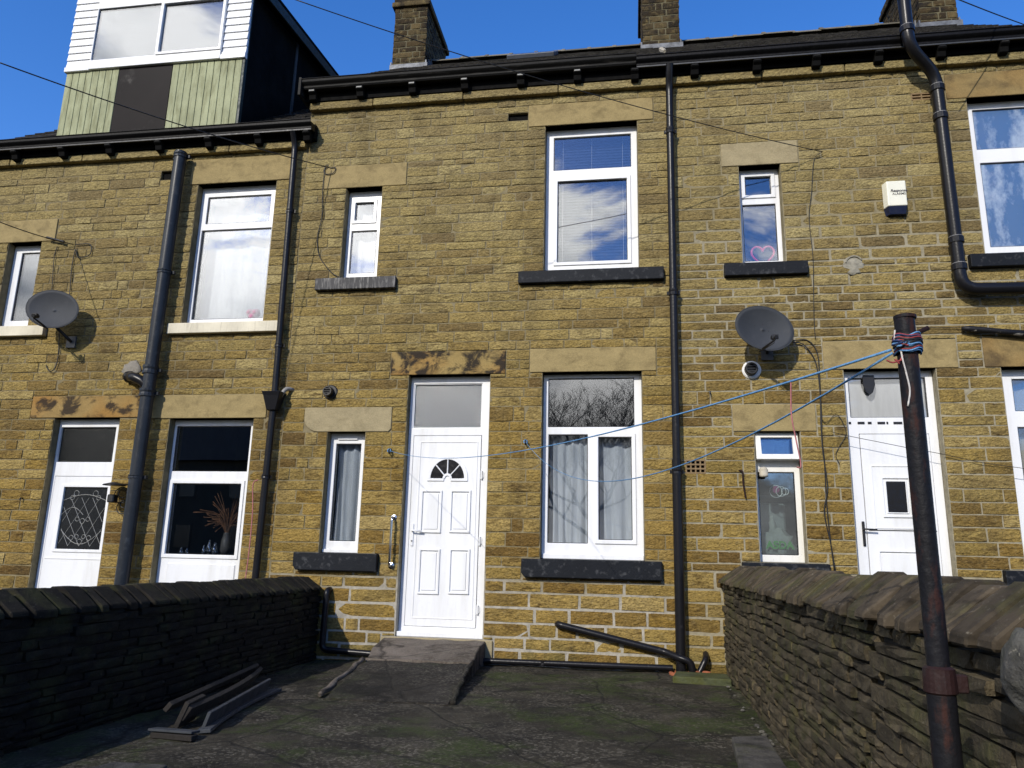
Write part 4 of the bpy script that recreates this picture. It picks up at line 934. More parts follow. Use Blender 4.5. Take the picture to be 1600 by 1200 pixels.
# slim downpipe with hopper between the left and middle houses
tz = 6.09; xh = -3.985
p2 = pipe(hL, [(-4.03,-.17,tz), (-4.025,-.085,tz-.15), (-3.985,-.085,2.80)], .038, PIPE_BLACK, [((-4.01,-.085,at(452,330,-.08).z),1.2,.05), ((-3.99,-.085,at(440,540,-.08).z),1.2,.05)])
hz_ = at(434,613,-.1).z
MB().add([(xh+a*w, -.10+b*d-.0, z) for z, w, d in ((hz_-.21,.055,.05), (hz_-.05,.095,.075), (hz_,.115,.09)) for a, b in ((-1,-1), (1,-1), (1,1), (-1,1))],
    [(0,1,5,4), (1,2,6,5), (2,3,7,6), (3,0,4,7), (4,5,9,8), (5,6,10,9), (6,7,11,10), (7,4,8,11), (3,2,1,0), (8,9,10,11)]).build('hopper', PIPE_BLACK, p2, bevel=.006)
pipe(hL, [(xh-.005,-.085,hz_-.2), (-4.02,-.085,-.1)], .038, PIPE_BLACK, [((-4.0,-.085,at(413,745,-.08).z),1.2,.05)])
MB().tube(round_path([(xh+.17,.02,hz_+.05), (xh+.12,-.07,hz_+.055), (xh+.07,-.09,hz_-.05)], .06), .024, 10).build('waste_pipe', plain('grey_waste', (.25,.24,.22), .6), p2, smooth=True)
# centre downpipe
yP = -.10; xp = .452
p3 = pipe(hM, [(.475,-.19,6.60), (.47,-.16,6.50), (.47,yP,6.36), (.445,yP,2.05)], .042, PIPE_BLACK, [((.468,yP,at(1044,205,yP).z),1.22,.07), ((.457,yP,at(1049,457,yP).z),1.22,.07), ((.446,yP,at(1055,737,yP).z),1.25,.07)])
pipe(hM, [(.445,yP,2.10), (.437,yP,.02)], .049, PIPE_BLACK, [((.437,yP,.17),1.1,.06)])
# right vent pipe: up past the gutter, swan neck, long drop, bend along under the sill
a = at(1418,-5,-.32); b = at(1420,72,-.32); c = at(1462,117,-.13); d = at(1496,452,-.12); JOINT = plain('pale_joint', (.22,.22,.23), .5)
p4 = pipe(hR, [(b.x+.0,-.32,8.4), (b.x,-.32,b.z), (c.x,-.13,c.z), (3.30,-.12,d.z), (5.0,-.12,d.z-.02)], .062, PIPE_BLACK, [], 'vent_pipe', 16, .16)
for (xx, yy, zz) in ((b.x,-.32,b.z+.20), (c.x+.0,-.13,c.z-.17), (c.x,-.13,at(1470,183,-.13).z), (3.30,-.12,at(1494,376,-.12).z), (3.30,-.12,at(1497,418,-.12).z)):
    MB().lathe([(.064,-.035), (.074,-.03), (.074,.03), (.064,.035)], (xx, yy, zz), 'z', 16).build('collar', PIPE_BLACK, p4); MB().lathe([(.0635,.034), (.0675,.036), (.0675,.041), (.0635,.043)], (xx, yy, zz), 'z', 16).build('joint_ring', JOINT, p4)
# waste pipes at the foot of the wall
yw = -.075
v0 = at(511,922,yw); v1 = at(503,1020,yw)
pipe(hM, [(v0.x+.0,.03,v0.z+.0), (v0.x,yw,v0.z-.0), (v0.x-.01,yw,.115), (-2.4,yw,.085)], .032, PIPE_BLACK, [], 'waste_pipe', 10, .07)
pipe(hM, [(-1.56,yw,.075), (.36,yw,.085)], .029, PIPE_BLACK, [((-.9,yw,.08),1.15,.05)], 'waste_pipe', 10)
d0, d1_ = at(873,976,-.05), at(1048,1026,-.1)
pipe(hM, [(d0.x-.02,.03,d0.z+.0), (d0.x,-.045,d0.z), (.30,-.05,.225), (.42,-.16,.19), (.53,-.17,.16), (.545,-.17,.0)], .034, PIPE_BLACK, [], 'waste_pipe', 10, .05)
g0 = at(1103,1030,-.1); pipe(hR, [(g0.x+.01,.02,g0.z+.04), (g0.x-.0,-.1,g0.z), (g0.x-.10,-.14,-.0)], .030, PIPE_BLACK, [], 'waste_pipe', 10, .04)
# gully with a broken terracotta pot and a kerb slab
gl_ = empty('gully', (.55, -.16, 0), 'broken terracotta gully where the waste pipes meet the ground', 'gully')
MB().lathe([(.11,-.06), (.12,.055), (.10,.06), (.09,.0), (.0015,.0)], (.44,-.13,.0), 'z', 14).build('terracotta_rim', TERRA, gl_); MB().lathe([(.055,-.06), (.07,.08), (.055,.075), (.05,.0), (.0015,.0)], (.635,-.20,.0), 'z', 12).build('terracotta_spout', TERRA, gl_)
MB().add([(x, y, z) for z in (-.02,.085) for x, y in ((.33,-.62), (.84,-.66), (.84,-.30), (.38,-.27))], [(3,2,1,0), (4,5,6,7), (0,1,5,4), (1,2,6,5), (2,3,7,6), (3,0,4,7)]).build('paving_slab', GREENSLAB, bevel=.012, segs=2, label='green mossy slab in the corner by the gully', cat='slab', kind='thing')

# ------------------------------------------------------------------ boundary walls
def yard_wall(name, label, side, xin, zc0, zridge, xr, ya, yb, ms, mc, seed, cap=300, rag=1.0):
    """side -1: inner face looks left (the right-hand wall); +1: inner face looks right"""
    rd = random.Random(seed); w = empty(name, (xin, (ya+yb)/2, 0), label, 'wall', 'stone yard walls')
    def xi(y): return xin + side*(-.02)*0 
    s = -side
    core = MB().box(min(xin+s*.03, xin+s*.40), max(xin+s*.03, xin+s*.40), yb, ya, -.3, zc0).build('core', CORE, w)
    st = courses(yb, ya, -.08, zc0, (lambda z: (.034,.074,.18,.66,.009)), [], rd)
    rot = Matrix.Rotation(R(-90 if side < 0 else 90), 4, 'Z')
    def place(q):
        yc = (q[0]+q[1])/2; wob = .012*math.sin(yc*3.1+q[2]*4)
        return Matrix.Translation((xin+s*(.010-rd.uniform(0,.028)*rd.random()), yc, (q[2]+q[3])/2+wob)) @ Matrix.Rotation(rd.uniform(-.015,.015), 4, 'X') @ rot @ Matrix.Diagonal((q[1]-q[0], 1.5, q[3]-q[2], 1))
    put_stones(st, w, ms, 'b', place, rd, cap, score=lambda q: -(q[1]-q[0])*(q[3]-q[2])/max(.8, (q[0]+q[1])/2+8)**2)
    # far outer face kept simple
    y = ya-.01
    while y > yb:
        t = rd.choice((rd.uniform(.07,.13), rd.uniform(.11,.22))); y2 = y-t; h = zridge+rag*rd.uniform(-.026,.016); ov = xin-s*(.01+rag*rd.uniform(0,.05)); lean = rd.uniform(-.015,.02)
        xo = xr+s*abs(xr-ov)
        prof = [(ov, zc0+rd.uniform(-.012,.012)), (ov+s*.005, zc0+.035), (xr-s*.09, h-.035), (xr-s*.04, h), (xr+s*.04, h), (xo, zc0+.03), (xo, zc0)]
        V = [(px, y-.013+lean*(pz-zc0)*3+rd.uniform(-.010,.003), pz) for px, pz in prof] + [(px, y2+.010+lean*(pz-zc0)*3+rd.uniform(-.003,.010), pz) for px, pz in prof]
        n = len(prof); F = [(i, (i+1) % n, n+(i+1) % n, n+i) for i in range(n)] + [tuple(range(n-1,-1,-1)), tuple(range(n,2*n))]
        MB().add(V, F).build('coping_stone', mc, w, bevel=.007); y = y2
    return w
wr = yard_wall('yard_wall', 'rough stone wall with slanted coping right of the yard behind the pole', -1, .86, .885, 1.05, 1.03, -.03, -7.3, WALLSTONE, COPE, 31)
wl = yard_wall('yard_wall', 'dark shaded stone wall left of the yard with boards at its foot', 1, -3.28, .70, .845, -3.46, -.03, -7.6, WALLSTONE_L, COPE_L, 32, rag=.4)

# big pale rounded stone leaning at the wall by the pole
bc = at(1600, 1052, -6.15); blob((bc.x+.03, -6.12, bc.z-.005), .092, 12, (.62,.9,1.02), 20, .45).build('boulder', GRANITE, smooth=True, subd=1, label='pale rounded stone set against the right wall near the pole', cat='stone', origin=(bc.x, -6.12, bc.z-.12))

# ------------------------------------------------------------------ ramp, slabs, planks
xl, xrr = -2.55, -1.52
def ramp_mesh(pts, side_l, side_r):
    """pts: list of (y, z, xl, xr) from the door outwards"""
    V = []; F = []; rd = random.Random(3); nx = 10; n = len(pts)
    for y, z, a, b in pts:
        for i in range(nx+1):
            u = i/nx; e = rd.uniform(-.006,.006); V.append((a+(b-a)*u+(rd.uniform(-.012,.012) if i in (0,nx) else 0), y, z+e))
    for j in range(n-1):
        for i in range(nx): k = j*(nx+1)+i; F.append((k+1, k, k+nx+1, k+nx+2))
    m_ = len(V)
    for j, (y, z, a, b) in enumerate(pts): V += [(V[j*(nx+1)][0], y, -.05), (V[j*(nx+1)+nx][0], y, -.05)]
    for j in range(n-1):
        F.append((j*(nx+1), m_+2*j, m_+2*j+2, (j+1)*(nx+1))); F.append((j*(nx+1)+nx, (j+1)*(nx+1)+nx, m_+2*j+3, m_+2*j+1))
    F.append(tuple([(n-1)*(nx+1)+i for i in range(nx+1)] + [m_+2*n-1, m_+2*n-2]))
    return MB().add(V, F)
rp = empty('ramp', (-2.0, -1.1, 0), 'mossy concrete ramp with a gritty top leading up to the white door', 'ramp')
land = [(-.012, .255, -2.57, -1.50), (-.25,.235,-2.545,-1.49), (-.50,.205,-2.52,-1.475), (-.75,.178,-2.47,-1.46), (-.95,.155,-2.43,-1.45)]
ramp_mesh(land, 0, 0).build('landing', LAND, rp, bevel=.008)
slope = [(-.955,.150,-2.40,-1.44), (-1.2,.135,-2.38,-1.425), (-1.5,.108,-2.355,-1.40), (-1.8,.080,-2.33,-1.375), (-2.05,.055,-2.31,-1.35), (-2.24,.033,-2.30,-1.33)]
ramp_mesh(slope, 0, 0).build('slope', RAMP, rp, bevel=.006)
for sgn, xa, xb in ((-1,-2.43,-2.34), (1,-1.435,-1.325)):
    pts = []; rd = random.Random(sgn+5)
    for i in range(12):
        t = i/11; y = -1.0-1.2*t; pts.append(Vector((xa+(xb-xa)*t+rd.uniform(-.014,.014), y, .150-.115*t+.012+rd.uniform(-.008,.008))))
    MB().tube(pts, [.022+rd.uniform(-.007,.007) for _ in pts], 6).build('raised_edge', RAMP if sgn > 0 else LAND, rp, smooth=True)
MB().box(-2.60, -1.42, -.02, .16, .05, .262).build('doorstep', LIN_GREY, hM, bevel=.012, segs=2)
def plank(p0, p1, w, t, mat, label, roll=0.0, bow=0.0, name='plank'):
    p0, p1 = Vector(p0), Vector(p1); d = (p1-p0); L = d.length; d.normalize(); side = d.cross(Vector((0,0,1))).normalized(); up = side.cross(d)
    s2 = side*math.cos(roll)+up*math.sin(roll); u2 = up*math.cos(roll)-side*math.sin(roll); V = []; F = []; n = 8
    for i in range(n+1):
        c = p0+d*L*i/n + side*bow*4*(i/n)*(1-i/n)
        for a, b in ((-1,-1), (1,-1), (1,1), (-1,1)): V.append(c+s2*a*w/2+u2*b*t/2)
    for i in range(n):
        for k in range(4): F.append((i*4+k, i*4+(k+1) % 4, (i+1)*4+(k+1) % 4, (i+1)*4+k))
    F += [(3,2,1,0), tuple(n*4+k for k in range(4))]
    return MB().add(V, F).build(name, mat, bevel=.003, label=label, cat='board', group='old boards by the left wall')
def gp_(px, py, z):
    d = fwd*FPX + rgt2*(px-800) - upv2*(py-600); return CAM + d*((z-CAM.z)/d.z)
def P3(px, py, z): p = gp_(px, py, z); return (p.x, p.y, z)
plank(P3(318,1143,.04), P3(432,1078,.04), .085, .022, WOODG, 'pale bowed board lying flat nearest the middle of the yard', .1, -.05)
plank(P3(322,1126,.085), P3(418,1070,.085), .10, .022, WOODG, 'board stood on edge behind the pale bowed board', 1.25)
plank(P3(290,1115,.11), P3(404,1050,.11), .09, .03, WOODD, 'brown bowed board leaning second from the left wall', 1.0, .05)
plank(P3(262,1105,.14), P3(400,1042,.14), .06, .03, WOODD, 'long thin brown board resting against the left wall', .9)
plank(P3(283,1118,.10), P3(310,1104,.10), .16, .03, WOODD, 'short broken board end among the old boards', 1.2)
e0, e1 = P3(238,1139,.06), P3(306,1144,.06); plank(e0, e1, .09, .014, WOODG, 'short grey board lying across the near end of the pile', .1); e0, e1 = P3(240,1147,.035), P3(304,1153,.035); plank(e0, e1, .06, .03, WOODD, 'thin batten under the short grey board', .0)
fl = [P3(105,1200,.12), P3(180,1182,.12), P3(264,1187,.12), P3(215,1215,.12), P3(120,1240,.12)]
MB().add([(x, y, -.02) for x, y, z in fl]+[(x, y, .10) for x, y, z in fl], [(4,3,2,1,0), (5,6,7,8,9)]+[(i, (i+1) % 5, 5+(i+1) % 5, 5+i) for i in range(5)]).build('flagstone', FLAG, bevel=.01, segs=2, label='grey flagstone lying in the lower left corner of the yard', cat='slab')
fr_ = [P3(1143,1152,.07), P3(1198,1150,.07), P3(1240,1215,.07), P3(1160,1215,.07)]
MB().add([(x, y, -.02) for x, y, z in fr_]+[(x, y, .075) for x, y, z in fr_], [(3,2,1,0), (4,5,6,7)]+[(i, (i+1) % 4, 4+(i+1) % 4, 4+i) for i in range(4)]).build('paving_slab', FLAG, bevel=.01, segs=2, label='long grey paving slab at the foot of the right wall', cat='slab')
rd = random.Random(9); mb = MB()
for i in range(12):
    y = -rd.uniform(.5, 3.2); t = blob((.80-rd.uniform(0,.10)**1.5, y, .040), rd.uniform(.006,.018), i, (1.3,1,.7), 7, .4); mb.add(t.v, t.f)
mb.build('gravel', GRANITE, kind='stuff', label='loose pale stone chips along the foot of the right wall')

# ------------------------------------------------------------------ handrail, dishes, alarm box, lantern
hx = -2.533; hzt, hzb = 1.475, .975
hr = empty('grab_rail', (hx, 0, hzb), 'slim chrome grab rail fixed upright left of the white door', 'grab rail')
MB().tube(round_path([(hx,.0,hzt), (hx,-.075,hzt), (hx,-.075,hzb), (hx,.0,hzb)], .035), .013, 10).build('rail', CHROME, hr, smooth=True)
for z in (hzt, hzb): MB().lathe([(.034,.01), (.034,-.006), (.02,-.010)], (hx, 0, z), 'y', 14).build('rose', CHROME, hr)
def dish(c, name_label, rollang, wallx, wallz):
    root = empty('satellite_dish', (wallx, 0, wallz), name_label, 'satellite dish', 'satellite dishes')
    n = Vector((math.sin(R(14))*math.cos(R(-4)), -math.cos(R(14))*math.cos(R(-4)), math.sin(R(5)))).normalized()
    rx = Vector((n.y*-1, n.x, 0)).normalized(); rx = -rx if rx.x < 0 else rx; uz = rx.cross(n).normalized()*1.0
    if uz.z < 0: uz = -uz
    rx, uz = rx*math.cos(rollang)+uz*math.sin(rollang), uz*math.cos(rollang)-rx*math.sin(rollang)
    c = Vector(c); V = []; F = []; na, nr = 36, 8; A, B = .305, .238
    for j in range(nr+1):
        r = j/nr
        for k in range(na):
            a = 2*math.pi*k/na; V.append(c + rx*A*r*math.cos(a) + uz*B*r*math.sin(a) + n*(.055*(r*r-1)))
    F = [(j*na+k, j*na+(k+1) % na, (j+1)*na+(k+1) % na, (j+1)*na+k) for j in range(nr) for k in range(na)]
    d = MB().add(V, F).build('reflector', DISHM, root, smooth=True); sm = d.modifiers.new('t', 'SOLIDIFY'); sm.thickness = .004
    rim = [c + rx*A*math.cos(2*math.pi*k/na) + uz*B*math.sin(2*math.pi*k/na) for k in range(na+1)]; MB().tube(rim, .005, 6).build('rim', DISHM, root, smooth=True)
    foot = c - uz*B*.96 + n*.0; tip = c + n*.27 - uz*.20 + rx*.01
    MB().tube([foot - n*.06, foot + n*.02, tip - uz*.03], [.012,.013,.009], 8).build('arm', BLACK, root, smooth=True)
    MB().tube([tip - n*(-.03) - uz*.015, tip - n*.055 + uz*.012], [.020,.026], 12).box(tip.x-.03, tip.x+.03, tip.y-.012, tip.y+.022, tip.z-.02, tip.z+.022).build('receiver', BLACK, root)
    MB().tube([tip, tip - uz*.06 - n*.02, foot - uz*.02 + n*.05, foot - n*.08], .004, 6).build('lead', CABLE, root)
    wp = Vector((wallx, 0, wallz)); MB().tube(round_path([c - n*.06 - uz*.06, c - n*.12 - uz*.14, wp + Vector((0,-.06,.02)), wp], .05), .018, 10).build('wall_bracket', BLACK, root, smooth=True)
    MB().box(wallx-.06, wallx+.06, -.022, .0, wallz-.07, wallz+.07).build('wall_plate', plain('galvanised_plate', (.12,.12,.12), .5, .4), root)
    for dx_, dz_ in ((-.09,.03), (.06,-.0), (-.01,.06)): q = c+rx*dx_+uz*dz_ + n*(.055*((dx_/A)**2+(dz_/B)**2-1)+.002); MB().lathe([(.007,.0), (.007,-.003)], q, 'y', 8).build('bolt', BLACK, root)
    return root
dish((-6.80,-.30,3.85), 'dark oval satellite dish beside the small window of the left house', R(-12), -6.72, 3.52)
dish((1.34,-.30,3.41), 'dark oval satellite dish above the white collared flue', R(-10), 1.40, 3.22)
ab = empty('alarm_box', (2.78, 0, 4.70), 'cream burglar alarm box with a dark blue base high on the right house', 'alarm box')
bx0, bx1, bz0, bz1 = at(1386,300,-.08).x, at(1416,300,-.08).x, 4.70, 5.07; zs2 = bz0+.085
MB().prism([(bx0-.025,0), (bx0,-.085), (bx1-.0,-.085), (bx1+.02,0)], 'z', zs2, bz1).build('cover', CREAMBOX, ab, bevel=.010, segs=3)
MB().add([(bx0-.024,0,zs2-.002), (bx0+.001,-.083,zs2-.002), (bx1-.001,-.083,zs2-.002), (bx1+.019,0,zs2-.002), (bx0-.01,0,bz0), (bx0+.02,-.055,bz0), (bx1-.015,-.055,bz0), (bx1+.005,0,bz0)], [(0,1,2,3), (7,6,5,4), (0,4,5,1), (1,5,6,2), (2,6,7,3), (3,7,4,0)]).build('strobe_base', NAVY, ab, bevel=.004)
bxm = (bx0+bx1)/2; TXT = plain('print_ink', (.03,.03,.04), .5)
text('lettering', 'Response', .043, TXT, ab, (bxm+.02, -.0862, 4.955), (R(90),0,0), .0012, .25); text('lettering', 'ALARMS', .036, TXT, ab, (bxm+.02, -.0862, 4.918), (R(90),0,0), .0004)
# wrought-iron bracket lamp by the soil pipe
lc = at(180, 770, -.12)
ln = empty('wall_lamp', (lc.x, 0, lc.z-.1), 'black wrought iron bracket lamp on the wall left of the grey soil pipe', 'lamp')
MB().lathe([(.0015,.05), (.03,.045), (.12,.02), (.125,.01), (.06,.012), (.001,.015)], (lc.x, -.15, lc.z+.07), 'z', 16).build('shade', BLACK, ln, smooth=True)
for r_, a0, a1, dx_, dz_ in ((.09,60,300,.04,-.02), (.05,0,300,.05,.0), (.04,90,420,.08,-.12), (.07,120,330,.07,-.16)): MB().tube(arc((lc.x+dx_, -.06, lc.z+dz_), r_, a0, a1, 16), .006, 6).build('scroll', BLACK, ln, smooth=True)
MB().box(lc.x-.06, lc.x+.02, -.17, -.08, lc.z-.11, lc.z-.02).build('lamp_body', BLACK, ln, bevel=.01); MB().tube([(lc.x+.1,-.01,lc.z+.15), (lc.x+.1,-.02,lc.z-.2)], .009, 6).tube([(lc.x+.1,-.02,lc.z+.10), (lc.x,-.15,lc.z+.10)], .008, 6).build('bracket', BLACK, ln)

# ------------------------------------------------------------------ clothes pole, lines and strings
px_, py_ = .695, -6.0
zt_ = at(1409,494,py_).z; zcol = at(1476,1073,py_).z
po = empty('clothes_pole', (px_, py_, 0), 'tall rusty steel clothes pole wound with blue rope in front of the right wall', 'pole')
MB().tube([(px_,py_,zcol), (px_-.002,py_,zt_)], .0243, 20).build('upper_tube', RUST, po, smooth=True).modifiers.new('es','EDGE_SPLIT').split_angle = R(50)
MB().tube([(px_,py_,-.05), (px_,py_,zcol)], .0310, 20).build('lower_tube', RUST, po, smooth=True).modifiers.new('es','EDGE_SPLIT').split_angle = R(50)
MB().lathe([(.026,.045), (.034,.04), (.036,0), (.036,-.012), (.0315,-.016)], (px_, py_, zcol), 'z', 20).build('collar', RUSTRED, po); MB().box(px_+.030, px_+.058, py_-.012, py_+.012, zcol-.012, zcol+.028).build('clamp_lug', RUSTRED, po, bevel=.003)
MB().lathe([(.0245,-.01), (.027,-.008), (.027,.0), (.022,.002), (.001,-.002)], (px_, py_, zt_), 'z', 20).build('cap', RUST, po)
zr_ = at(1410,535,py_).z
peg0 = Vector((px_+.0,py_-.0,zr_+.012)); MB().tube([peg0-Vector((.02,.0,.01)), peg0+Vector((.052,-.004,.024))], [.006,.006], 8).build('peg', RUSTRED, po, smooth=True)
rd = random.Random(2)
for m_, cnt, rr0 in ((ROPE,9,.0022), (ROPE_RED,4,.0018), (CABLE,7,.0026), (ROPE_DARK,4,.0022)):
    mb = MB()
    for i in range(cnt):
        z0 = zr_+rd.uniform(-.030,.014); tl = rd.uniform(-.5,.5); r0 = .0275+rd.uniform(0,.007)
        mb.tube([(px_+r0*math.cos(a/24*6.283), py_+r0*math.sin(a/24*6.283), z0+.012*tl*math.cos(a/24*6.283)+.003*math.sin(a)) for a in range(25)], rr0, 6)
    for i in range(2): p = Vector((px_-.026, py_-.02, zr_-.012)); mb.tube(spline([p, p+Vector((rd.uniform(-.02,.0), -.006, rd.uniform(-.01,.012))), p+Vector((rd.uniform(.0,.02), -.012, rd.uniform(-.012,.01))), p], 5), rr0*1.2, 6)
    mb.build({'blue_rope': 'rope_coil', 'red_string': 'red_string', 'black_cable': 'tape_winding', 'dark_blue_rope': 'rope_coil'}[m_.name], m_, po, smooth=True)
for m_, pts in ((ROPE_WHITE, [(-.024,-.02,-.02), (-.022,-.022,-.05), (-.016,-.02,-.085), (-.012,-.022,-.13), (-.020,-.022,-.17)]), (ROPE_WHITE, [(-.03,-.01,.03), (-.033,-.01,.0), (-.03,-.012,-.02)]), (ROPE_RED, [(-.02,-.02,-.04), (-.03,-.02,-.055), (-.04,-.022,-.05), (-.03,-.022,-.062)]), (ROPE_RED, [(-.02,-.02,-.05), (-.045,-.022,-.058), (-.06,-.022,-.052)])):
    MB().tube([Vector((px_, py_, zr_))+Vector(p) for p in spline(pts, 5)], .0022, 6).build('loose_string', m_, po, smooth=True)
hk1, hk2 = at(608,704,-.05), at(821,690,-.05); pe = at(1392,547,-6.02); pe2 = at(1394,552,-6.02)
MB().tube(sag(hk1, pe, .165, 40), [.0022]*14+[.0022+.0015*i/26 for i in range(27)], 6).build('clothes_line', ROPE, smooth=True, label='upper blue clothes line running from the pole to the hook left of the door', cat='clothes line', group='blue clothes lines', origin=pe)
MB().tube(sag(hk2, pe2, .37, 40), [.0021]*14+[.0021+.0015*i/26 for i in range(27)], 6).build('clothes_line', ROPE_DARK if False else ROPE, smooth=True, label='lower sagging blue clothes line ending at the hook beside the lower window', cat='clothes line', group='blue clothes lines', origin=pe2)
def hook(p, label):
    h = empty('wall_hook', (p.x, 0, p.z), label, 'hook', 'line hooks in the wall'); MB().tube(round_path([(p.x+.01,.01,p.z+.02), (p.x+.005,-.05,p.z+.02), (p.x,-.065,p.z-.02), (p.x,-.045,p.z-.03)], .015), .007, 6).build('shank', PIPE_BLACK, h)
    MB().tube(arc((p.x, -.048, p.z), .018, 0, 360, 12), .006, 6).build('knot', ROPE, h); return h
hook(hk1, 'iron hook with a blue knot left of the white door'); hook(hk2, 'iron hook with a blue knot between the door and the lower window')
def lineY(px, s=.165): 
    best = min(sag(hk1, pe, s, 200), key=lambda p: abs((p-CAM).dot(rgt2)/(p-CAM).dot(fwd)*FPX+800-px)); return best
q0 = lineY(1231); MB().tube(spline([q0, q0+Vector((-.004,0,-.10)), q0+Vector((.004,0,-.17)), q0+Vector((.014,0,-.25)), q0+Vector((.002,0,-.255))], 6), .0022, 5).build('hanging_string', ROPE_PINK, smooth=True, label='faded red string dangling from the upper clothes line', cat='string')
sp_ = at(401,755,-.09)
MB().tube(spline([(sp_.x,-.10,sp_.z+.02), (sp_.x+.03,-.13,sp_.z+.03), (sp_.x-.02,-.13,sp_.z-.02), (sp_.x,-.12,sp_.z-.3), (sp_.x+.01,-.13,sp_.z-.7), (sp_.x-.01,-.12,sp_.z-1.1)], 6), .006, 6).build('pipe_string', ROPE_PINK, smooth=True, label='pink string knotted round the slim downpipe of the left house', cat='string')
ih = at(1161,755,-.02); MB().tube(round_path([(ih.x-.03,.0,ih.z+.13), (ih.x,-.04,ih.z+.12), (ih.x,-.03,ih.z), (ih.x+.02,-.02,ih.z-.15)], .02), .009, 6).build('iron_hook', RUSTRED, label='rusty iron rod hanging on the wall left of the narrow kitchen window', cat='hook')
for (px, py), lb in (((843,672),None),):
    pass
for (px, py), lb in (((1108,612), 'black nail stub on the wall right of the centre downpipe'), ((35,778), 'iron stub with a red string end at the far left of the wall')):
    p = at(px, py, 0); MB().tube([(p.x, .02, p.z), (p.x+.005, -.035, p.z-.004), (p.x+.006, -.04, p.z-.03)], .008, 6).build('wall_nail', PIPE_BLACK, label=lb, cat='nail')

# ------------------------------------------------------------------ cables
def wire(pts, r, label, name='cable', mat=CABLE, s=None, cat='cable', group=None):
    P = sag(pts[0], pts[1], s, 30) if s is not None else spline(pts, 6)
    return MB().tube(P, r, 5).build(name, mat, smooth=True, label=label, cat=cat, group=group)
w1 = at(515,262,-.04)
wire([w1, at(0,98,-3.2)], .006, 'black telephone wire running up left from the wall above the small upper window', 'overhead_wire', s=.05, cat='wire', group='overhead wires')
w2 = at(1285,237,-.04)
wire([w2, at(452,-4,-2.6)], .005, 'thin wire crossing the sky past the first chimney to the right house wall', 'overhead_wire', s=.10, cat='wire', group='overhead wires')
w3 = at(115,382,-.04); wire([w3, at(0,347,-1.2)], .006, 'black wire running off left from the bracket above the left dish', 'overhead_wire', s=.02, cat='wire', group='overhead wires')
wire([at(1490,-4,-1.0), at(1700,70,1.5)], .006, 'thin wire in the top right corner of the sky', 'overhead_wire', s=.03, cat='wire', group='overhead wires')
def wallpts(L, y=-.018): return [at(px, py, y) for px, py in L]
wire(wallpts([(515,262), (524,262), (521,270), (510,272), (506,266), (513,259), (508,262), (504,300), (503,340), (496,370), (499,400), (517,425), (530,433)]), .0055, 'looped black cable falling from the wire anchor to the worn sill')
wire(wallpts([(1285,237), (1272,250), (1268,300), (1264,340), (1270,400), (1271,452), (1272,500), (1274,530)]), .0035, 'thin grey cable running down the wall beside the heart window')
wire(wallpts([(1240,532), (1262,532), (1277,552), (1281,600), (1283,672), (1288,720), (1291,780), (1297,840), (1304,895)]), .006, 'black dish cable running down the wall left of the right door')
wire(wallpts([(1239,535), (1255,538), (1272,560), (1279,590), (1283,640), (1285,700), (1293,760), (1288,800), (1298,850), (1306,895)], -.026), .006, 'second black dish cable kinking down beside the first')
wire(wallpts([(1283,655), (1292,660), (1308,648), (1322,676), (1310,700), (1306,712), (1312,725)]), .0035, 'thin cable loop on the wall left of the right door top')
wire(wallpts([(1300,675), (1330,682), (1370,690), (1420,700), (1475,710), (1530,722), (1600,732)], -.03), .003, 'thin wire strung across the right door to the edge of the view')
wire(wallpts([(118,382), (141,382), (140,398), (122,402), (118,390), (112,420), (108,470), (106,490)]), .006, 'black cable dropping from the left wire bracket behind the dish')
wire(wallpts([(90,385), (85,400), (82,440), (79,470)]), .005, 'thin dark cable dropping left of the other behind the left dish')
wire(wallpts([(93,515), (91,555), (86,575), (78,580), (73,574), (72,570)]), .006, 'curled cable end hanging below the left dish')
rb = at(115,382,-.03); MB().tube([at(73,371,-.06), at(100,378,-.05)], .016, 8).build('wire_clamp', CABLE, label='thick black clamp on the wire near the left dish', cat='clamp')
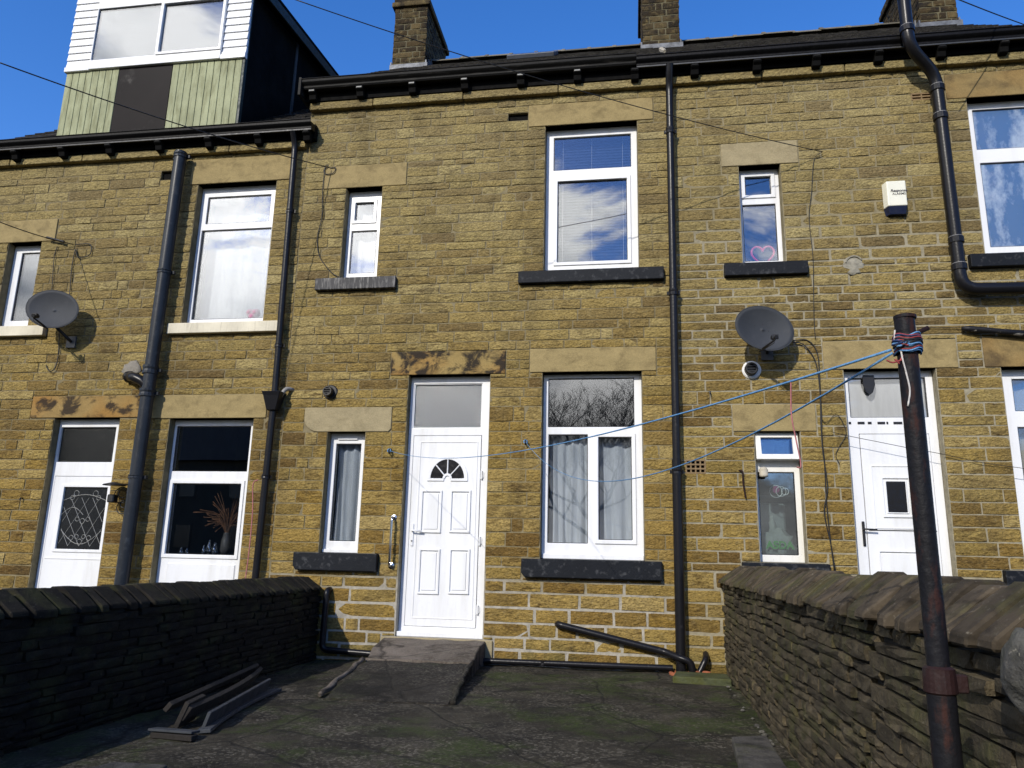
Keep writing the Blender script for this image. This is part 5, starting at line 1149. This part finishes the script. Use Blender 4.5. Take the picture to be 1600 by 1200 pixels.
# bandaged rod and its line at the right edge
r0, r1 = at(1503,513,-.05), at(1625,523,-.06); MB().tube([r0, r0.lerp(r1,.1), r0.lerp(r1,.5), r1], [.02,.034,.03,.036], 10).build('wrapped_cable', painted('taped_black', (.010,.010,.012), .9, (.45,.42,.36), .5, (1,1,3), .58, .66, .004, 9), smooth=True, label='black taped service cable on the wall at the right edge', cat='cable')
wire([at(1425,512,-.02), at(1503,512,-.03)], .003, 'thin cable leading into the black taped service cable', s=.0)

# ------------------------------------------------------------------ what the windows mirror: a bare tree and a house over the back lane
tr = empty('bare_tree', (-1.9, -31, -.12), 'bare winter tree mirrored in the top pane of the lower middle window', 'tree')
mbT, mbC = MB(), MB(); rd = random.Random(17)
def branch(p, d, l, r, depth):
    n = 4; pts = [p]; q = p.copy(); dd = d.copy()
    for i in range(n):
        dd = (dd + Vector((rd.uniform(-.22,.22), rd.uniform(-.22,.22), rd.uniform(-.02,.14)))).normalized(); q = q + dd*l/n; pts.append(q.copy())
    (mbT if depth < 2 else mbC).tube(pts, [r*(1-.13*i) for i in range(n+1)], 5 if depth < 3 else 3, cap=False)
    if depth >= 8: return
    for k in range(4 if depth < 2 else (3 if rd.random() < .72 else 2)):
        ax = Vector((rd.uniform(-1,1), rd.uniform(-1,1), rd.uniform(-.3,.7))).normalized(); nd = (dd*(.75 if k else 1.0) + ax*.85).normalized()
        branch(pts[rd.choice((2,3,4)) if k else 4], nd, l*rd.uniform(.66,.82), max(r*.58, .007), depth+1)
branch(Vector((-1.9,-31,-.15)), Vector((0,0,1)), 3.15, .21, 0)
mbT.build('trunk', BARK, tr, smooth=True); mbC.build('crown', BARK, tr, kind='stuff')
fh = empty('far_house', (-22, -34, 0), 'dark house across the back lane mirrored in the lower left window', 'house')
MB().box(-30, -14.5, -40, -32, -.2, 6.2).build('wall', FARWALL, fh); MB().prism([(-40.5,6.1), (-31.5,6.1), (-36,9.6)], 'x', -30.3, -14.2).build('roof', SLATE, fh)
for x in (-28, -25, -22, -19, -16.5):
    for z in (1.2, 4.0): f = MB().plate(x-.55, x+.55, z, z+1.4, [(x-.47, x+.47, z+.08, z+1.32)], -31.98, -31.94).build('window', FARWALL, fh); MB().box(x-.47, x+.47, -31.97, -31.96, z+.08, z+1.32).build('pane', BLACKGLASS, f)
